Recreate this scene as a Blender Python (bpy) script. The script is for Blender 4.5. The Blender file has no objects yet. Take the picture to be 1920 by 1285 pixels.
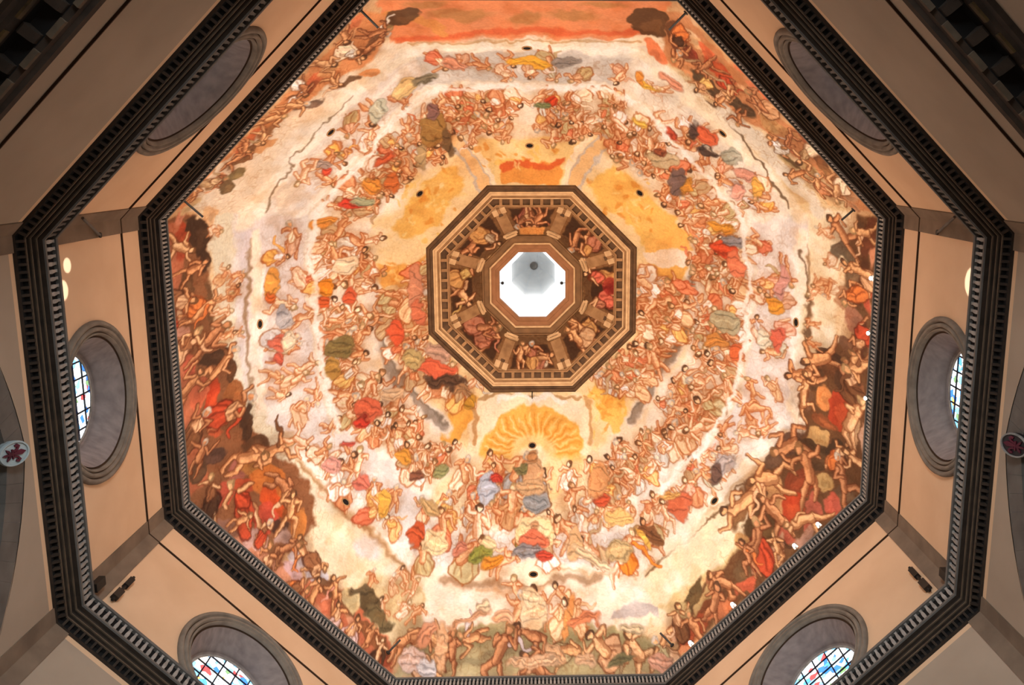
import bpy, math, random
import numpy as np
from mathutils import Matrix, Vector

# ------------------------------------------------------------------ scene, camera, light
sc = bpy.context.scene
COL = sc.collection
F = 1730.0
RW = np.array([[0.9996548324, 0.0050819704, 0.0257755556],
               [0.0001064376, -0.9818880558, 0.1894619606],
               [-0.0262717466, 0.1893938210, 0.9815496808]])      # columns: image right, image up, view direction (world)
CAM = np.array([0.90178, -11.94358, 0.0])
PPX, PPY = 960 + 101.385, 642.5 - 15.706
cam = bpy.data.objects.new('camera', bpy.data.cameras.new('camera'))
COL.objects.link(cam)
cam.matrix_world = Matrix(((RW[0, 0], RW[0, 1], -RW[0, 2], CAM[0]), (RW[1, 0], RW[1, 1], -RW[1, 2], CAM[1]),
                           (RW[2, 0], RW[2, 1], -RW[2, 2], CAM[2]), (0, 0, 0, 1)))
cam.data.sensor_width = 36.0
cam.data.lens = F / 1920 * 36.0
cam.data.shift_x = -101.385 / 1920
cam.data.shift_y = -15.706 / 1920
cam.data.clip_start = 0.1
cam.data.clip_end = 400
sc.camera = cam

vs = sc.view_settings
vs.view_transform = 'Standard'
vs.look = 'None'
vs.gamma = 1
vs.use_curve_mapping = False
vs.exposure = 0.0

w = bpy.data.worlds.new('daylight')
sc.world = w
w.use_nodes = True
w.node_tree.nodes['Background'].inputs[0].default_value = (0.62, 0.70, 0.80, 1)
w.node_tree.nodes['Background'].inputs[1].default_value = 0.12

PI = math.pi
T8 = math.tan(PI / 8)


def area(name, loc, aim, sx, sy, power, col, spread=180):
    l = bpy.data.lights.new(name, 'AREA')
    l.shape = 'RECTANGLE'
    l.size = sx
    l.size_y = sy
    l.energy = power
    l.color = col
    l.spread = math.radians(spread)
    o = bpy.data.objects.new(name, l)
    COL.objects.link(o)
    o.location = loc
    d = (Vector(aim) - Vector(loc)).normalized()
    o.rotation_euler = d.to_track_quat('-Z', 'Y').to_euler()
    return o


# floodlight rows standing on the walkway of the upper cornice, aimed across the vault
FLOOD = 1850
for k in range(8):
    th = math.radians(45 * k)
    n = Vector((math.cos(th), math.sin(th), 0))
    p = n * 20.62 + Vector((0, 0, 53.45))
    aim = p - n * 10 + Vector((0, 0, 6.4))
    o = area('flood_row', p, aim, 13.0, 0.3, FLOOD, (1.0, 0.80, 0.64), 150)
    t = Vector((-n.y, n.x, 0))
    zz = (p - aim).normalized()
    yy = zz.cross(t)
    o.matrix_world = Matrix(((t.x, yy.x, zz.x, p.x), (t.y, yy.y, zz.y, p.y), (t.z, yy.z, zz.z, p.z), (0, 0, 0, 1)))
# daylight from the nave windows (below, behind the picture's top) and an added warm fill light, unseen, low in the middle
area('nave_daylight', (0, -34, 14), (0, 16, 42), 16, 12, 30000, (0.76, 0.90, 1.0))
area('low_warm_fill', (0, 0, 3), (0, 0, 40), 12, 12, 500, (1.0, 0.72, 0.48))

# daylight coming in through the eight round windows of the drum
for k in range(8):
    th = math.radians(45 * k)
    n = Vector((math.cos(th), math.sin(th), 0))
    o = area('window_daylight', n * 21.4 + Vector((0, 0, 44.75)), Vector((0, 0, 42.5)), 4.6, 4.6, 260, (0.80, 0.92, 1.0), 150)
    o.data.shape = 'DISK'

# ------------------------------------------------------------------ projection helpers (photo pixel -> place in the room)
ANG = np.radians(45 * np.arange(8))
NK = np.stack([np.cos(ANG), np.sin(ANG)], 1)
Z0, A0, RC = 54.0, 20.9, 41.21        # springing height, apothem there, radius of the vault's curve


def vault_a(z):
    dz = np.maximum(np.asarray(z, float) - Z0, 0)
    return np.sqrt(np.maximum(RC * RC - dz * dz, 0)) - (RC - A0)


def ray(u, v):
    return RW @ np.array([(u - PPX) / F, -(v - PPY) / F, 1.0])


def on_side(u, v, k, ap):
    d = ray(u, v)
    n = np.array([NK[k][0], NK[k][1], 0])
    t = (ap - n @ CAM) / (n @ d)
    return CAM + t * d


def on_vault(P):
    P = np.atleast_2d(np.asarray(P, float))
    D = (RW @ np.stack([(P[:, 0] - PPX) / F, -(P[:, 1] - PPY) / F, np.ones(len(P))])).T
    lo = np.full(len(P), 30.0)
    hi = np.full(len(P), 86.5)
    for _ in range(36):
        m = (lo + hi) / 2
        X = CAM + D / D[:, 2:3] * m[:, None]
        ins = (X[:, :2] @ NK.T).max(1) < vault_a(X[:, 2])
        lo = np.where(ins, m, lo)
        hi = np.where(ins, hi, m)
    return CAM + D / D[:, 2:3] * lo[:, None]


def chart(P):      # photo pixels -> plan chart of the vault (seen straight up from the middle of the floor)
    X = on_vault(P)
    return X[:, :2] * 1730.0 / X[:, 2:3]


# ------------------------------------------------------------------ mesh helpers
class MB:
    def __init__(s):
        s.v = []
        s.f = []

    def quad(s, a, b, c, d):
        i = len(s.v)
        s.v += [tuple(a), tuple(b), tuple(c), tuple(d)]
        s.f.append((i, i + 1, i + 2, i + 3))

    def box(s, o, ux, uy, uz):      # o = centre, u* = half-axis vectors
        o, ux, uy, uz = (np.array(x, float) for x in (o, ux, uy, uz))
        i = len(s.v)
        for sx, sy, sz in ((-1, -1, -1), (1, -1, -1), (1, 1, -1), (-1, 1, -1), (-1, -1, 1), (1, -1, 1), (1, 1, 1), (-1, 1, 1)):
            s.v.append(tuple(o + sx * ux + sy * uy + sz * uz))
        for f in ((0, 3, 2, 1), (4, 5, 6, 7), (0, 1, 5, 4), (1, 2, 6, 5), (2, 3, 7, 6), (3, 0, 4, 7)):
            s.f.append(tuple(i + j for j in f))

    def lathe(s, o, ax, prof, n=24, closed=False):      # prof: (radius, height along ax)
        o = np.array(o, float)
        ax = np.array(ax, float)
        ax /= np.linalg.norm(ax)
        h = np.array([0, 0, 1.0]) if abs(ax[2]) < .9 else np.array([1.0, 0, 0])
        e1 = np.cross(h, ax)
        e1 /= np.linalg.norm(e1)
        e2 = np.cross(ax, e1)
        i = len(s.v)
        for r, z in prof:
            for j in range(n):
                a = 2 * PI * j / n
                s.v.append(tuple(o + ax * z + r * (math.cos(a) * e1 + math.sin(a) * e2)))
        m = len(prof)
        for q in range(m - 1 + (1 if closed else 0)):
            for j in range(n):
                a, b = i + q * n + j, i + q * n + (j + 1) % n
                c, d = i + ((q + 1) % m) * n + (j + 1) % n, i + ((q + 1) % m) * n + j
                s.f.append((a, b, c, d))
        if not closed:
            s.f.append(tuple(i + j for j in range(n))[::-1])
            s.f.append(tuple(i + (m - 1) * n + j for j in range(n)))

    def tube(s, a, b, r, n=8):
        a = np.array(a, float)
        b = np.array(b, float)
        s.lathe(a, b - a, [(r, 0), (r, float(np.linalg.norm(b - a)))], n)

    def prism(s, pts, o, e1, e2, e3):      # 2-D outline pushed along e3
        o, e1, e2, e3 = (np.array(x, float) for x in (o, e1, e2, e3))
        i = len(s.v)
        n = len(pts)
        for q in (0, 1):
            for x, y in pts:
                s.v.append(tuple(o + x * e1 + y * e2 + q * e3))
        s.f.append(tuple(range(i, i + n))[::-1])
        s.f.append(tuple(range(i + n, i + 2 * n)))
        for j in range(n):
            s.f.append((i + j, i + (j + 1) % n, i + n + (j + 1) % n, i + n + j))

    def mesh(s, name, m):
        me = bpy.data.meshes.new(name)
        me.from_pydata(s.v, [], s.f)
        if m:
            me.materials.append(m)
        return me

    def build(s, name, m, parent=None, smooth=False):
        return link(name, s.mesh(name, m), parent, smooth)


def link(name, me, parent=None, smooth=False):
    o = bpy.data.objects.new(name, me)
    COL.objects.link(o)
    if parent:
        o.parent = parent
    if smooth and me:
        me.polygons.foreach_set('use_smooth', [True] * len(me.polygons))
    return o


def tag(o, label, cat, group=None, kind=None):
    o['label'] = label
    o['category'] = cat
    if group:
        o['group'] = group
    if kind:
        o['kind'] = kind
    return o


def struct(o, label, cat):
    return tag(o, label, cat, kind='structure')


def axes(k):
    th = math.radians(45 * k)
    n = np.array([math.cos(th), math.sin(th), 0])
    t = np.array([-math.sin(th), math.cos(th), 0])
    return n, t


ZUP = np.array([0, 0, 1.0])


def P3(k, a, s, z):
    n, t = axes(k)
    return n * a + t * s + ZUP * z


def side_sweep(mb, k, prof, closed=False):      # profile (apothem, z) run along one side, mitred at the corners
    m = len(prof)
    for i in range(m - 1 + (1 if closed else 0)):
        (a, z), (b, y) = prof[i], prof[(i + 1) % m]
        mb.quad(P3(k, a, -a * T8, z), P3(k, a, a * T8, z), P3(k, b, b * T8, y), P3(k, b, -b * T8, y))


# ------------------------------------------------------------------ materials
def lin(c):
    c = np.asarray(c, float) / 255.0
    return np.where(c <= 0.04045, c / 12.92, ((c + 0.055) / 1.055) ** 2.4)


def mat(name, col, rough=0.85, var=0.15, scale=1.2, bump=0.0, col2=None, emit=None, detail=6, stretch=(1, 1, 1)):
    m = bpy.data.materials.new(name)
    m.use_nodes = True
    nt = m.node_tree
    b = nt.nodes['Principled BSDF']
    b.inputs['Roughness'].default_value = rough
    b.inputs['Specular IOR Level'].default_value = 0.25
    geo = nt.nodes.new('ShaderNodeNewGeometry')
    mp = nt.nodes.new('ShaderNodeMapping')
    mp.inputs['Scale'].default_value = stretch
    nt.links.new(geo.outputs['Position'], mp.inputs['Vector'])
    no = nt.nodes.new('ShaderNodeTexNoise')
    no.inputs['Scale'].default_value = scale
    no.inputs['Detail'].default_value = detail
    nt.links.new(mp.outputs[0], no.inputs['Vector'])
    r = nt.nodes.new('ShaderNodeValToRGB')
    c = lin(col)
    c2 = lin(col2) if col2 is not None else np.clip(c * (1 - var * 2), 0, 1)
    r.color_ramp.elements[0].position = 0.3
    r.color_ramp.elements[1].position = 0.7
    r.color_ramp.elements[0].color = (*c2, 1)
    r.color_ramp.elements[1].color = (*c, 1)
    nt.links.new(no.outputs['Fac'], r.inputs['Fac'])
    nt.links.new(r.outputs['Color'], b.inputs['Base Color'])
    if bump:
        bp = nt.nodes.new('ShaderNodeBump')
        bp.inputs['Strength'].default_value = bump
        bp.inputs['Distance'].default_value = 0.05
        nt.links.new(no.outputs['Fac'], bp.inputs['Height'])
        nt.links.new(bp.outputs['Normal'], b.inputs['Normal'])
    if emit:
        b.inputs['Emission Color'].default_value = (*emit[0], 1)
        b.inputs['Emission Strength'].default_value = emit[1]
    return m


M = {}
M['plaster'] = mat('plaster', (204, 166, 131), 0.9, col2=(194, 156, 121), scale=0.35)
M['plaster_low'] = mat('lower_plaster', (156, 136, 116), 0.9, col2=(144, 125, 106), scale=0.35)
M['stone'] = mat('grey_stone', (100, 92, 84), 0.85, col2=(80, 73, 67), scale=0.9, bump=0.15)
M['stone_dark'] = mat('dark_stone', (58, 44, 33), 0.8, col2=(38, 28, 20), scale=1.6, bump=0.15)
M['stone_fillet'] = mat('fillet_stone', (94, 77, 60), 0.75, col2=(70, 57, 44), scale=1.5)  # paler than the coves: light on raised mouldings put into the colour
M['stone_shadow'] = mat('shade_toned_stone', (24, 19, 16), 0.9, col2=(14, 11, 9), scale=2.0)  # near-black tone stands for the shade in recesses, put into the colour
M['stone_light'] = mat('pale_stone', (150, 141, 132), 0.8, col2=(112, 105, 98), scale=2.5)
M['pilaster'] = mat('pilaster_stone', (118, 98, 80), 0.85, col2=(96, 79, 64), scale=0.8)
M['jamb'] = mat('jamb_stone', (136, 120, 112), 0.85, col2=(112, 98, 92), scale=1.4, bump=0.2, stretch=(1, 1, 3))
M['ring'] = mat('window_moulding_stone', (122, 108, 94), 0.8, col2=(98, 86, 74), scale=1.5)
M['groove'] = mat('dark_line', (62, 40, 22), 0.8, col2=(48, 30, 16))
M['iron'] = mat('wrought_iron', (34, 28, 24), 0.55, col2=(22, 18, 16))
M['lead'] = mat('window_lead', (30, 30, 38), 0.6)
M['floor'] = mat('marble_floor', (190, 176, 160), 0.4, col2=(120, 104, 92), scale=0.5)
M['gold'] = mat('gilded_stone', (92, 70, 38), 0.6, col2=(50, 36, 20), scale=2)
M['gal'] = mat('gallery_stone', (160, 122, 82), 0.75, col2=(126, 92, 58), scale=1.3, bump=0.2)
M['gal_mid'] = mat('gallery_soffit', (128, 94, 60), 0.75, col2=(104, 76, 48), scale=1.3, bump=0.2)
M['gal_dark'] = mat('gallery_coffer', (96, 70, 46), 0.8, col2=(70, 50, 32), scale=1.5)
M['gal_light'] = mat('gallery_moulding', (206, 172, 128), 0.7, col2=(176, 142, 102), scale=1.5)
M['gal_red'] = mat('oculus_frame_stone', (150, 104, 70), 0.75, col2=(128, 88, 56), scale=1.3)
M['hole'] = mat('hole_dark', (22, 18, 16), 0.95)
M['lantern'] = mat('lantern_white', (238, 240, 240), 0.7, col2=(226, 230, 232), scale=0.8)
M['lantern_grey'] = mat('lantern_grey', (240, 241, 240), 0.7, col2=(230, 232, 232), scale=0.8)
M['lens'] = mat('lit_lens', (255, 250, 235), 0.4, emit=((1.0, 0.95, 0.85), 6.0))
M['pane_white'] = mat('daylit_pane', (250, 252, 255), 0.4, emit=((0.97, 0.98, 1.0), 2.6))
M['shield_white'] = mat('shield_white', (168, 176, 174), 0.6, col2=(136, 144, 144))
M['shield_red'] = mat('shield_maroon', (92, 22, 40), 0.6, col2=(60, 14, 26))
M['shield_dark'] = mat('shield_dark', (46, 36, 36), 0.6, col2=(30, 22, 22))


def glass_material():
    m = bpy.data.materials.new('stained_glass')
    m.use_nodes = True
    nt = m.node_tree
    b = nt.nodes['Principled BSDF']
    geo = nt.nodes.new('ShaderNodeNewGeometry')
    vo = nt.nodes.new('ShaderNodeTexVoronoi')
    vo.inputs['Scale'].default_value = 2.9
    nt.links.new(geo.outputs['Position'], vo.inputs['Vector'])
    sx = nt.nodes.new('ShaderNodeSeparateColor')
    nt.links.new(vo.outputs['Color'], sx.inputs['Color'])
    r = nt.nodes.new('ShaderNodeValToRGB')
    r.color_ramp.interpolation = 'CONSTANT'
    cs = [(0, (.92, .96, 1)), (.30, (.25, .62, .95)), (.42, (.95, .98, 1)), (.56, (.05, .22, .75)), (.64, (1, .9, .72)),
          (.72, (.85, .08, .08)), (.77, (.75, .92, 1)), (.88, (.95, .55, .12)), (.91, (.1, .4, .85)), (.96, (.2, .35, .15))]
    e = r.color_ramp.elements
    e[0].position, e[0].color = cs[0][0], (*cs[0][1], 1)
    e[1].position, e[1].color = cs[1][0], (*cs[1][1], 1)
    for p, c in cs[2:]:
        x = e.new(p)
        x.color = (*c, 1)
    nt.links.new(sx.outputs['Red'], r.inputs['Fac'])
    v2 = nt.nodes.new('ShaderNodeTexVoronoi')
    v2.feature = 'DISTANCE_TO_EDGE'
    v2.inputs['Scale'].default_value = 2.9
    nt.links.new(geo.outputs['Position'], v2.inputs['Vector'])
    mt = nt.nodes.new('ShaderNodeMath')
    mt.operation = 'GREATER_THAN'
    mt.inputs[1].default_value = 0.02
    nt.links.new(v2.outputs['Distance'], mt.inputs[0])
    mx = nt.nodes.new('ShaderNodeMix')
    mx.data_type = 'RGBA'
    mx.inputs[6].default_value = (.05, .06, .1, 1)
    nt.links.new(mt.outputs[0], mx.inputs[0])
    nt.links.new(r.outputs['Color'], mx.inputs[7])
    nt.links.new(mx.outputs[2], b.inputs['Base Color'])
    nt.links.new(mx.outputs[2], b.inputs['Emission Color'])
    b.inputs['Emission Strength'].default_value = 1.7
    b.inputs['Roughness'].default_value = 0.3
    return m


M['glass'] = glass_material()


def fresco_material():
    m = bpy.data.materials.new('fresco_paint')
    m.use_nodes = True
    nt = m.node_tree
    b = nt.nodes['Principled BSDF']
    b.inputs['Roughness'].default_value = 0.9
    b.inputs['Specular IOR Level'].default_value = 0.15
    at = nt.nodes.new('ShaderNodeAttribute')
    at.attribute_name = 'paint'
    geo = nt.nodes.new('ShaderNodeNewGeometry')
    no = nt.nodes.new('ShaderNodeTexNoise')
    no.inputs['Scale'].default_value = 5.0
    no.inputs['Detail'].default_value = 5
    nt.links.new(geo.outputs['Position'], no.inputs['Vector'])
    r = nt.nodes.new('ShaderNodeMapRange')
    r.inputs[1].default_value = .25
    r.inputs[2].default_value = .75
    r.inputs[3].default_value = .88
    r.inputs[4].default_value = 1.1
    nt.links.new(no.outputs['Fac'], r.inputs[0])
    vm = nt.nodes.new('ShaderNodeVectorMath')
    vm.operation = 'SCALE'
    nt.links.new(at.outputs['Color'], vm.inputs[0])
    nt.links.new(r.outputs[0], vm.inputs['Scale'])
    nt.links.new(vm.outputs[0], b.inputs['Base Color'])
    return m


M['fresco'] = fresco_material()

SIDE = ['right', 'front_right', 'front', 'front_left', 'left', 'back_left', 'back', 'back_right']
WHERE = ['at the right', 'at the lower right', 'at the bottom', 'at the lower left', 'at the left', 'at the upper left', 'at the top', 'at the upper right']
WA = 21.11           # apothem of the octagon's walls
HS = WA * T8         # half the length of a side

# ------------------------------------------------------------------ floor and walls
mb = MB()
mb.v = [tuple(P3(k, 60, 60 * T8, -1.6)) for k in range(8)]
mb.f = [tuple(range(8))]
struct(mb.build('floor', M['floor']), 'marble floor far below the vault, out of the picture', 'floor')

ZC, RO = 44.75, 4.05      # round windows: centre height, outer radius
ARC_R, ARC_D, ARC_Z = 14.6, 2.4, 23.6


def arch_z(s):
    return ARC_Z + math.sqrt(max(ARC_R ** 2 - (abs(s) + ARC_D) ** 2, 0))


def make_wall(k):
    mb = MB()
    # drum storey: a panel with a round opening
    zb, zt, r = 38.6, 53.0, 3.6
    n = 64
    rows = []
    for j in range(n):
        a = 2 * PI * j / n
        c, s_ = math.cos(a), math.sin(a)
        tx = HS / abs(c) if abs(c) > 1e-9 else 1e9
        ty = ((zt - ZC) if s_ > 0 else (ZC - zb)) / abs(s_) if abs(s_) > 1e-9 else 1e9
        q = min(tx, ty)
        rows.append(((r * c, ZC + r * s_), (q * c, ZC + q * s_)))
    cs = [math.atan2(y, x) for x in (-HS, HS) for y in (zt - ZC, zb - ZC)]
    for j in range(n):
        i0, o0 = rows[j]
        i1, o1 = rows[(j + 1) % n]
        mb.quad(P3(k, WA, *i0), P3(k, WA, *o0), P3(k, WA, *o1), P3(k, WA, *i1))
    for x, y in ((HS, zt), (HS, zb), (-HS, zt), (-HS, zb)):      # fill the corner the fan cuts off
        a = math.atan2(y - ZC, x) % (2 * PI)
        j = int(a / (2 * PI / n))
        o0, o1 = rows[j][1], rows[(j + 1) % n][1]
        i = len(mb.v)
        mb.v += [tuple(P3(k, WA, *o0)), tuple(P3(k, WA, x, y)), tuple(P3(k, WA, *o1))]
        mb.f.append((i, i + 1, i + 2))
    # lower storey
    nf = len(mb.f)
    if k % 2 == 0:
        S = np.linspace(-7.9, 7.9, 41)
        for a, b in zip(S[:-1], S[1:]):
            mb.quad(P3(k, WA, a, arch_z(a)), P3(k, WA, b, arch_z(b)), P3(k, WA, b, 38.6), P3(k, WA, a, 38.6))
        for sg in (-1, 1):
            mb.quad(P3(k, WA, sg * 7.9, -1.6), P3(k, WA, sg * HS, -1.6), P3(k, WA, sg * HS, 38.6), P3(k, WA, sg * 7.9, 38.6))
    else:
        mb.quad(P3(k, WA, -HS, -1.6), P3(k, WA, HS, -1.6), P3(k, WA, HS, 38.6), P3(k, WA, -HS, 38.6))
    wl = struct(mb.build('wall_' + SIDE[k], M['plaster']), 'cream plastered wall of the octagon %s, round window above' % WHERE[k], 'wall')
    wl.data.materials.append(M['plaster_low'])
    for q in wl.data.polygons[nf:]:
        q.material_index = 1
    n_, t_ = axes(k)
    for z0, z1 in ((41.0, 51.4), (-1.6, 39.0)):
        for sg in (-1, 1):
            p = MB()
            a1 = WA - 0.06
            pts = [(sg * 7.98, WA), (sg * 7.98, a1), (sg * a1 * T8, a1), (sg * HS, WA)]
            i = len(p.v)
            for z in (z0, z1):
                p.v += [tuple(P3(k, a, s, z)) for s, a in pts]
            p.f = [(0, 1, 5, 4), (1, 2, 6, 5), (0, 4, 7, 3), (0, 3, 2, 1), (4, 5, 6, 7)]
            p.build('pilaster', M['pilaster'], wl)
    return wl


WALLS = [make_wall(k) for k in range(8)]

# thin dark lines running round the walls
for k in range(8):
    mb = MB()
    side_sweep(mb, k, [(WA, 48.92), (21.02, 48.93), (21.02, 48.985), (WA, 48.995)])
    o = mb.build('trim_%d' % (k + 1), M['groove'])
    struct(o, 'thin dark string line under the upper cornice, wall %s' % WHERE[k], 'moulding')
for i, k in enumerate((1, 3, 5, 7)):
    mb = MB()
    side_sweep(mb, k, [(WA, 32.53), (21.02, 32.54), (21.02, 32.60), (WA, 32.61)])
    struct(mb.build('trim_%d' % (9 + i), M['groove']), 'thin dark string line below the lower cornice, wall %s' % WHERE[k], 'moulding')

# ------------------------------------------------------------------ cornices with their balustrades


def cornice(k, z, num, upper):
    q = (lambda L: [(a, z + y) for a, y in L])
    mb = MB()
    side_sweep(mb, k, q([(WA, 0.0), (20.98, 0.05), (20.98, 0.32)]))                      # bed moulding and modillion back
    side_sweep(mb, k, q([(20.98, 0.32), (20.72, 0.34), (20.72, 0.40), (20.76, 0.44), (20.78, 0.56), (20.64, 0.58), (20.64, 0.64),
                         (20.70, 0.67), (20.70, 0.84), (20.54, 0.86), (20.54, 0.92), (20.60, 0.95), (20.58, 1.08), (20.40, 1.10), (20.34, 1.13), (20.34, 1.24), (20.48, 1.26)]))
    fl = MB()
    for a_, z_ in ((20.715, 0.335), (20.635, 0.575), (20.535, 0.855)):
        side_sweep(fl, k, q([(a_ + .05, z_ - .005), (a_ - .01, z_), (a_ - .01, z_ + .06), (a_ + .05, z_ + .065)]))
    ed = MB()
    side_sweep(ed, k, q([(20.40, 1.095), (20.33, 1.125), (20.33, 1.245), (20.36, 1.25)]))
    side_sweep(mb, k, q([(20.48, 1.26), (WA, 1.26)]))                                      # walkway
    name = 'trim_%d' % num
    tr = struct(mb.build(name, M['stone_dark']), '%s carved stone cornice and balustrade %s' % ('upper' if upper else 'lower', WHERE[k]), 'cornice')
    fl.build('fillet', M['stone_fillet'], tr)
    ed.build('edge_moulding', M['stone'], tr)
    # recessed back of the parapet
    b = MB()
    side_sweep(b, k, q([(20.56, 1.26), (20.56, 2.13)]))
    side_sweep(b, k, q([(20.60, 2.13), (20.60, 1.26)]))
    b.build('parapet_back', M['stone_shadow'], tr)  # dark backing paints the shade seen between the balusters
    r = MB()
    side_sweep(r, k, q([(20.36, 2.10), (20.34, 2.14), (20.34, 2.24), (20.40, 2.28), (20.58, 2.28), (20.62, 2.24), (20.62, 2.14), (20.60, 2.10)]), True)
    r.build('handrail', M['stone'], tr)
    n, t = axes(k)
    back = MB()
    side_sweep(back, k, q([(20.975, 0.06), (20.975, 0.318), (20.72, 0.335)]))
    back.build('modillion_back', M['stone_shadow'], tr)  # dark sheet painting the shade between the modillions
    # modillions
    nm = 39 if upper else 53
    L = 2 * 20.8 * T8
    pm = L / nm
    me = None
    if upper or k not in (2, 6):
        mm = MB()
        mm.prism([(0.0, 0.0), (0.255, 0.20), (0.255, 0.26), (0.0, 0.26)], -t * pm * 0.18, -n, ZUP, t * pm * 0.36)
        me = mm.mesh('modillion', M['stone_dark'])
        for i in range(nm):
            o = link('modillion', me, tr)
            o.location = P3(k, 20.97, -L / 2 + pm * (i + 0.5), z + 0.07)
    # balusters
    nb = 70 if upper else 52
    L = 2 * 20.44 * T8
    pb = L / nb
    bw = pb * 0.27
    prof = [(1.0, 0), (1.0, 0.12), (0.8, 0.16), (1.05, 0.34), (0.85, 0.55), (0.6, 0.72), (0.85, 0.84)]
    bb = MB()

    def bal(mb, o):
        i = len(mb.v)
        for w_, h in prof:
            for x, y in ((-1, -1), (1, -1), (1, 1), (-1, 1)):
                mb.v.append(tuple(o + t * x * bw * w_ + n * y * 0.055 * w_ + ZUP * h))
        for a in range(len(prof) - 1):
            for j in range(4):
                mb.f.append((i + a * 4 + j, i + a * 4 + (j + 1) % 4, i + a * 4 + 4 + (j + 1) % 4, i + a * 4 + 4 + j))
    if upper:
        for i in range(nb):
            bal(bb, P3(k, 20.47, -L / 2 + pb * (i + 0.5), z + 1.26))
        o = bb.build('balusters', M['stone_light'], tr)
        o['kind'] = 'stuff'
    elif k not in (2, 6):
        bal(bb, np.zeros(3))
        me = bb.mesh('baluster', M['stone_light'] if k in (0, 1, 2, 3, 4) else M['stone'])  # paler on the daylit sides: their brighter light put into the colour
        for i in range(nb):
            o = link('baluster', me, tr)
            o.location = P3(k, 20.47, -L / 2 + pb * (i + 0.5), z + 1.26)
    return tr


for k in range(8):
    cornice(k, 38.90, 13 + k, False)
    cornice(k, 51.05, 21 + k, True)

# bracketed entablature low on the diagonal walls
for i, k in enumerate((1, 3, 5, 7)):
    z = 26.8
    mb = MB()
    side_sweep(mb, k, [(WA, z), (20.95, z + 0.05), (20.95, z + 0.35), (20.85, z + 0.45), (20.85, z + 0.95)])
    side_sweep(mb, k, [(20.30, z + 1.30), (20.12, z + 1.36), (20.12, z + 1.62), (20.0, z + 1.72), (20.0, z + 2.0), (WA, z + 2.1)])
    en = struct(mb.build('trim_%d' % (29 + i), M['stone_dark']), 'dark bracketed entablature across the pier wall %s' % WHERE[k], 'cornice')
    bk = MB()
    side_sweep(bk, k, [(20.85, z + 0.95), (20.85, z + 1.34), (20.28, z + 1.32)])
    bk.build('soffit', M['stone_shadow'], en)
    n, t = axes(k)
    L = 2 * 20.3 * T8
    nb = 14
    pb = L / nb
    g = MB()
    g.prism([(0, 0), (0.10, -0.08), (0.42, 0.10), (0.50, 0.22), (0.50, 0.38), (0, 0.38)], -t * 0.17, -n, ZUP, t * 0.34)
    me = g.mesh('bracket', M['stone_dark'])
    g2 = MB()
    g2.box(np.zeros(3), t * 0.33, n * 0.09, ZUP * 0.08)
    me2 = g2.mesh('soffit_block', M['stone_fillet'])
    g3 = MB()
    g3.box(np.zeros(3), t * 0.36, n * 0.05, ZUP * 0.10)
    me3 = g3.mesh('gilded_block', M['gold'])
    for j in range(nb):
        s = -L / 2 + pb * (j + 0.5)
        o = link('bracket', me, en)
        o.location = P3(k, 20.84, s + pb / 2, z + 0.95)
        o = link('soffit_block', me2, en)
        o.location = P3(k, 20.20, s, z + 1.30)
        o = link('gilded_block', me3, en)
        o.location = P3(k, 20.82, s, z + 0.55)

# ------------------------------------------------------------------ arches of the four arms: archivolt stones and vault behind
arch_n = 0
for k in (0, 2, 4, 6):
    n, t = axes(k)
    arc = []
    for sg in (-1, 1):
        a0, a1 = math.asin(ARC_D / ARC_R), math.asin((7.9 + ARC_D) / ARC_R)
        A = np.linspace(a0, a1, 12)
        arc.append([(sg * (ARC_R * math.sin(a) - ARC_D), ARC_Z + ARC_R * math.cos(a), sg * (ARC_R - 1.25) * math.sin(a) - sg * ARC_D, ARC_Z + (ARC_R - 1.25) * math.cos(a)) for a in A])
    root = link('trim_%d' % (33 + arch_n), None)
    arch_n += 1
    struct(root, 'dark grey stone arch opening into the arm %s' % WHERE[k], 'arch')
    for row in arc:
        for p, q in zip(row[:-1], row[1:]):
            v = MB()
            f = 0.985
            c = np.array([(p[0] + p[2] + q[0] + q[2]) / 4, (p[1] + p[3] + q[1] + q[3]) / 4])
            pts = [c + (np.array(x) - c) * (f if False else 0.992) for x in ((p[0], p[1]), (q[0], q[1]), (q[2], q[3]), (p[2], p[3]))]
            v.prism([tuple(x) for x in pts], n * (WA - 0.09), t, ZUP, n * 0.9)
            v.build('voussoir', M['stone'], root)
    # barrel of the arm's vault
    b = MB()
    for row in arc:
        for p, q in zip(row[:-1], row[1:]):
            b.quad(P3(k, WA + 0.75, p[2] * 1.02, p[3] + .3), P3(k, WA + 0.75, q[2] * 1.02, q[3] + .3), P3(k, WA + 14, q[2] * 1.02, q[3] + .3), P3(k, WA + 14, p[2] * 1.02, p[3] + .3))
    b.build('arm_vault', M['plaster'], root)
    e = MB()
    for row in arc:
        outer = [(p[0] * 1.03, p[1] + .06) for p in row]
        inner = [(p[0], p[1]) for p in row]
        for i in range(len(row) - 1):
            e.quad(P3(k, WA - 0.12, *inner[i]), P3(k, WA - 0.12, *inner[i + 1]), P3(k, WA - 0.03, *outer[i + 1]), P3(k, WA - 0.03, *outer[i]))
    e.build('arch_fillet', M['stone_dark'], root)

# ------------------------------------------------------------------ round windows


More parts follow.
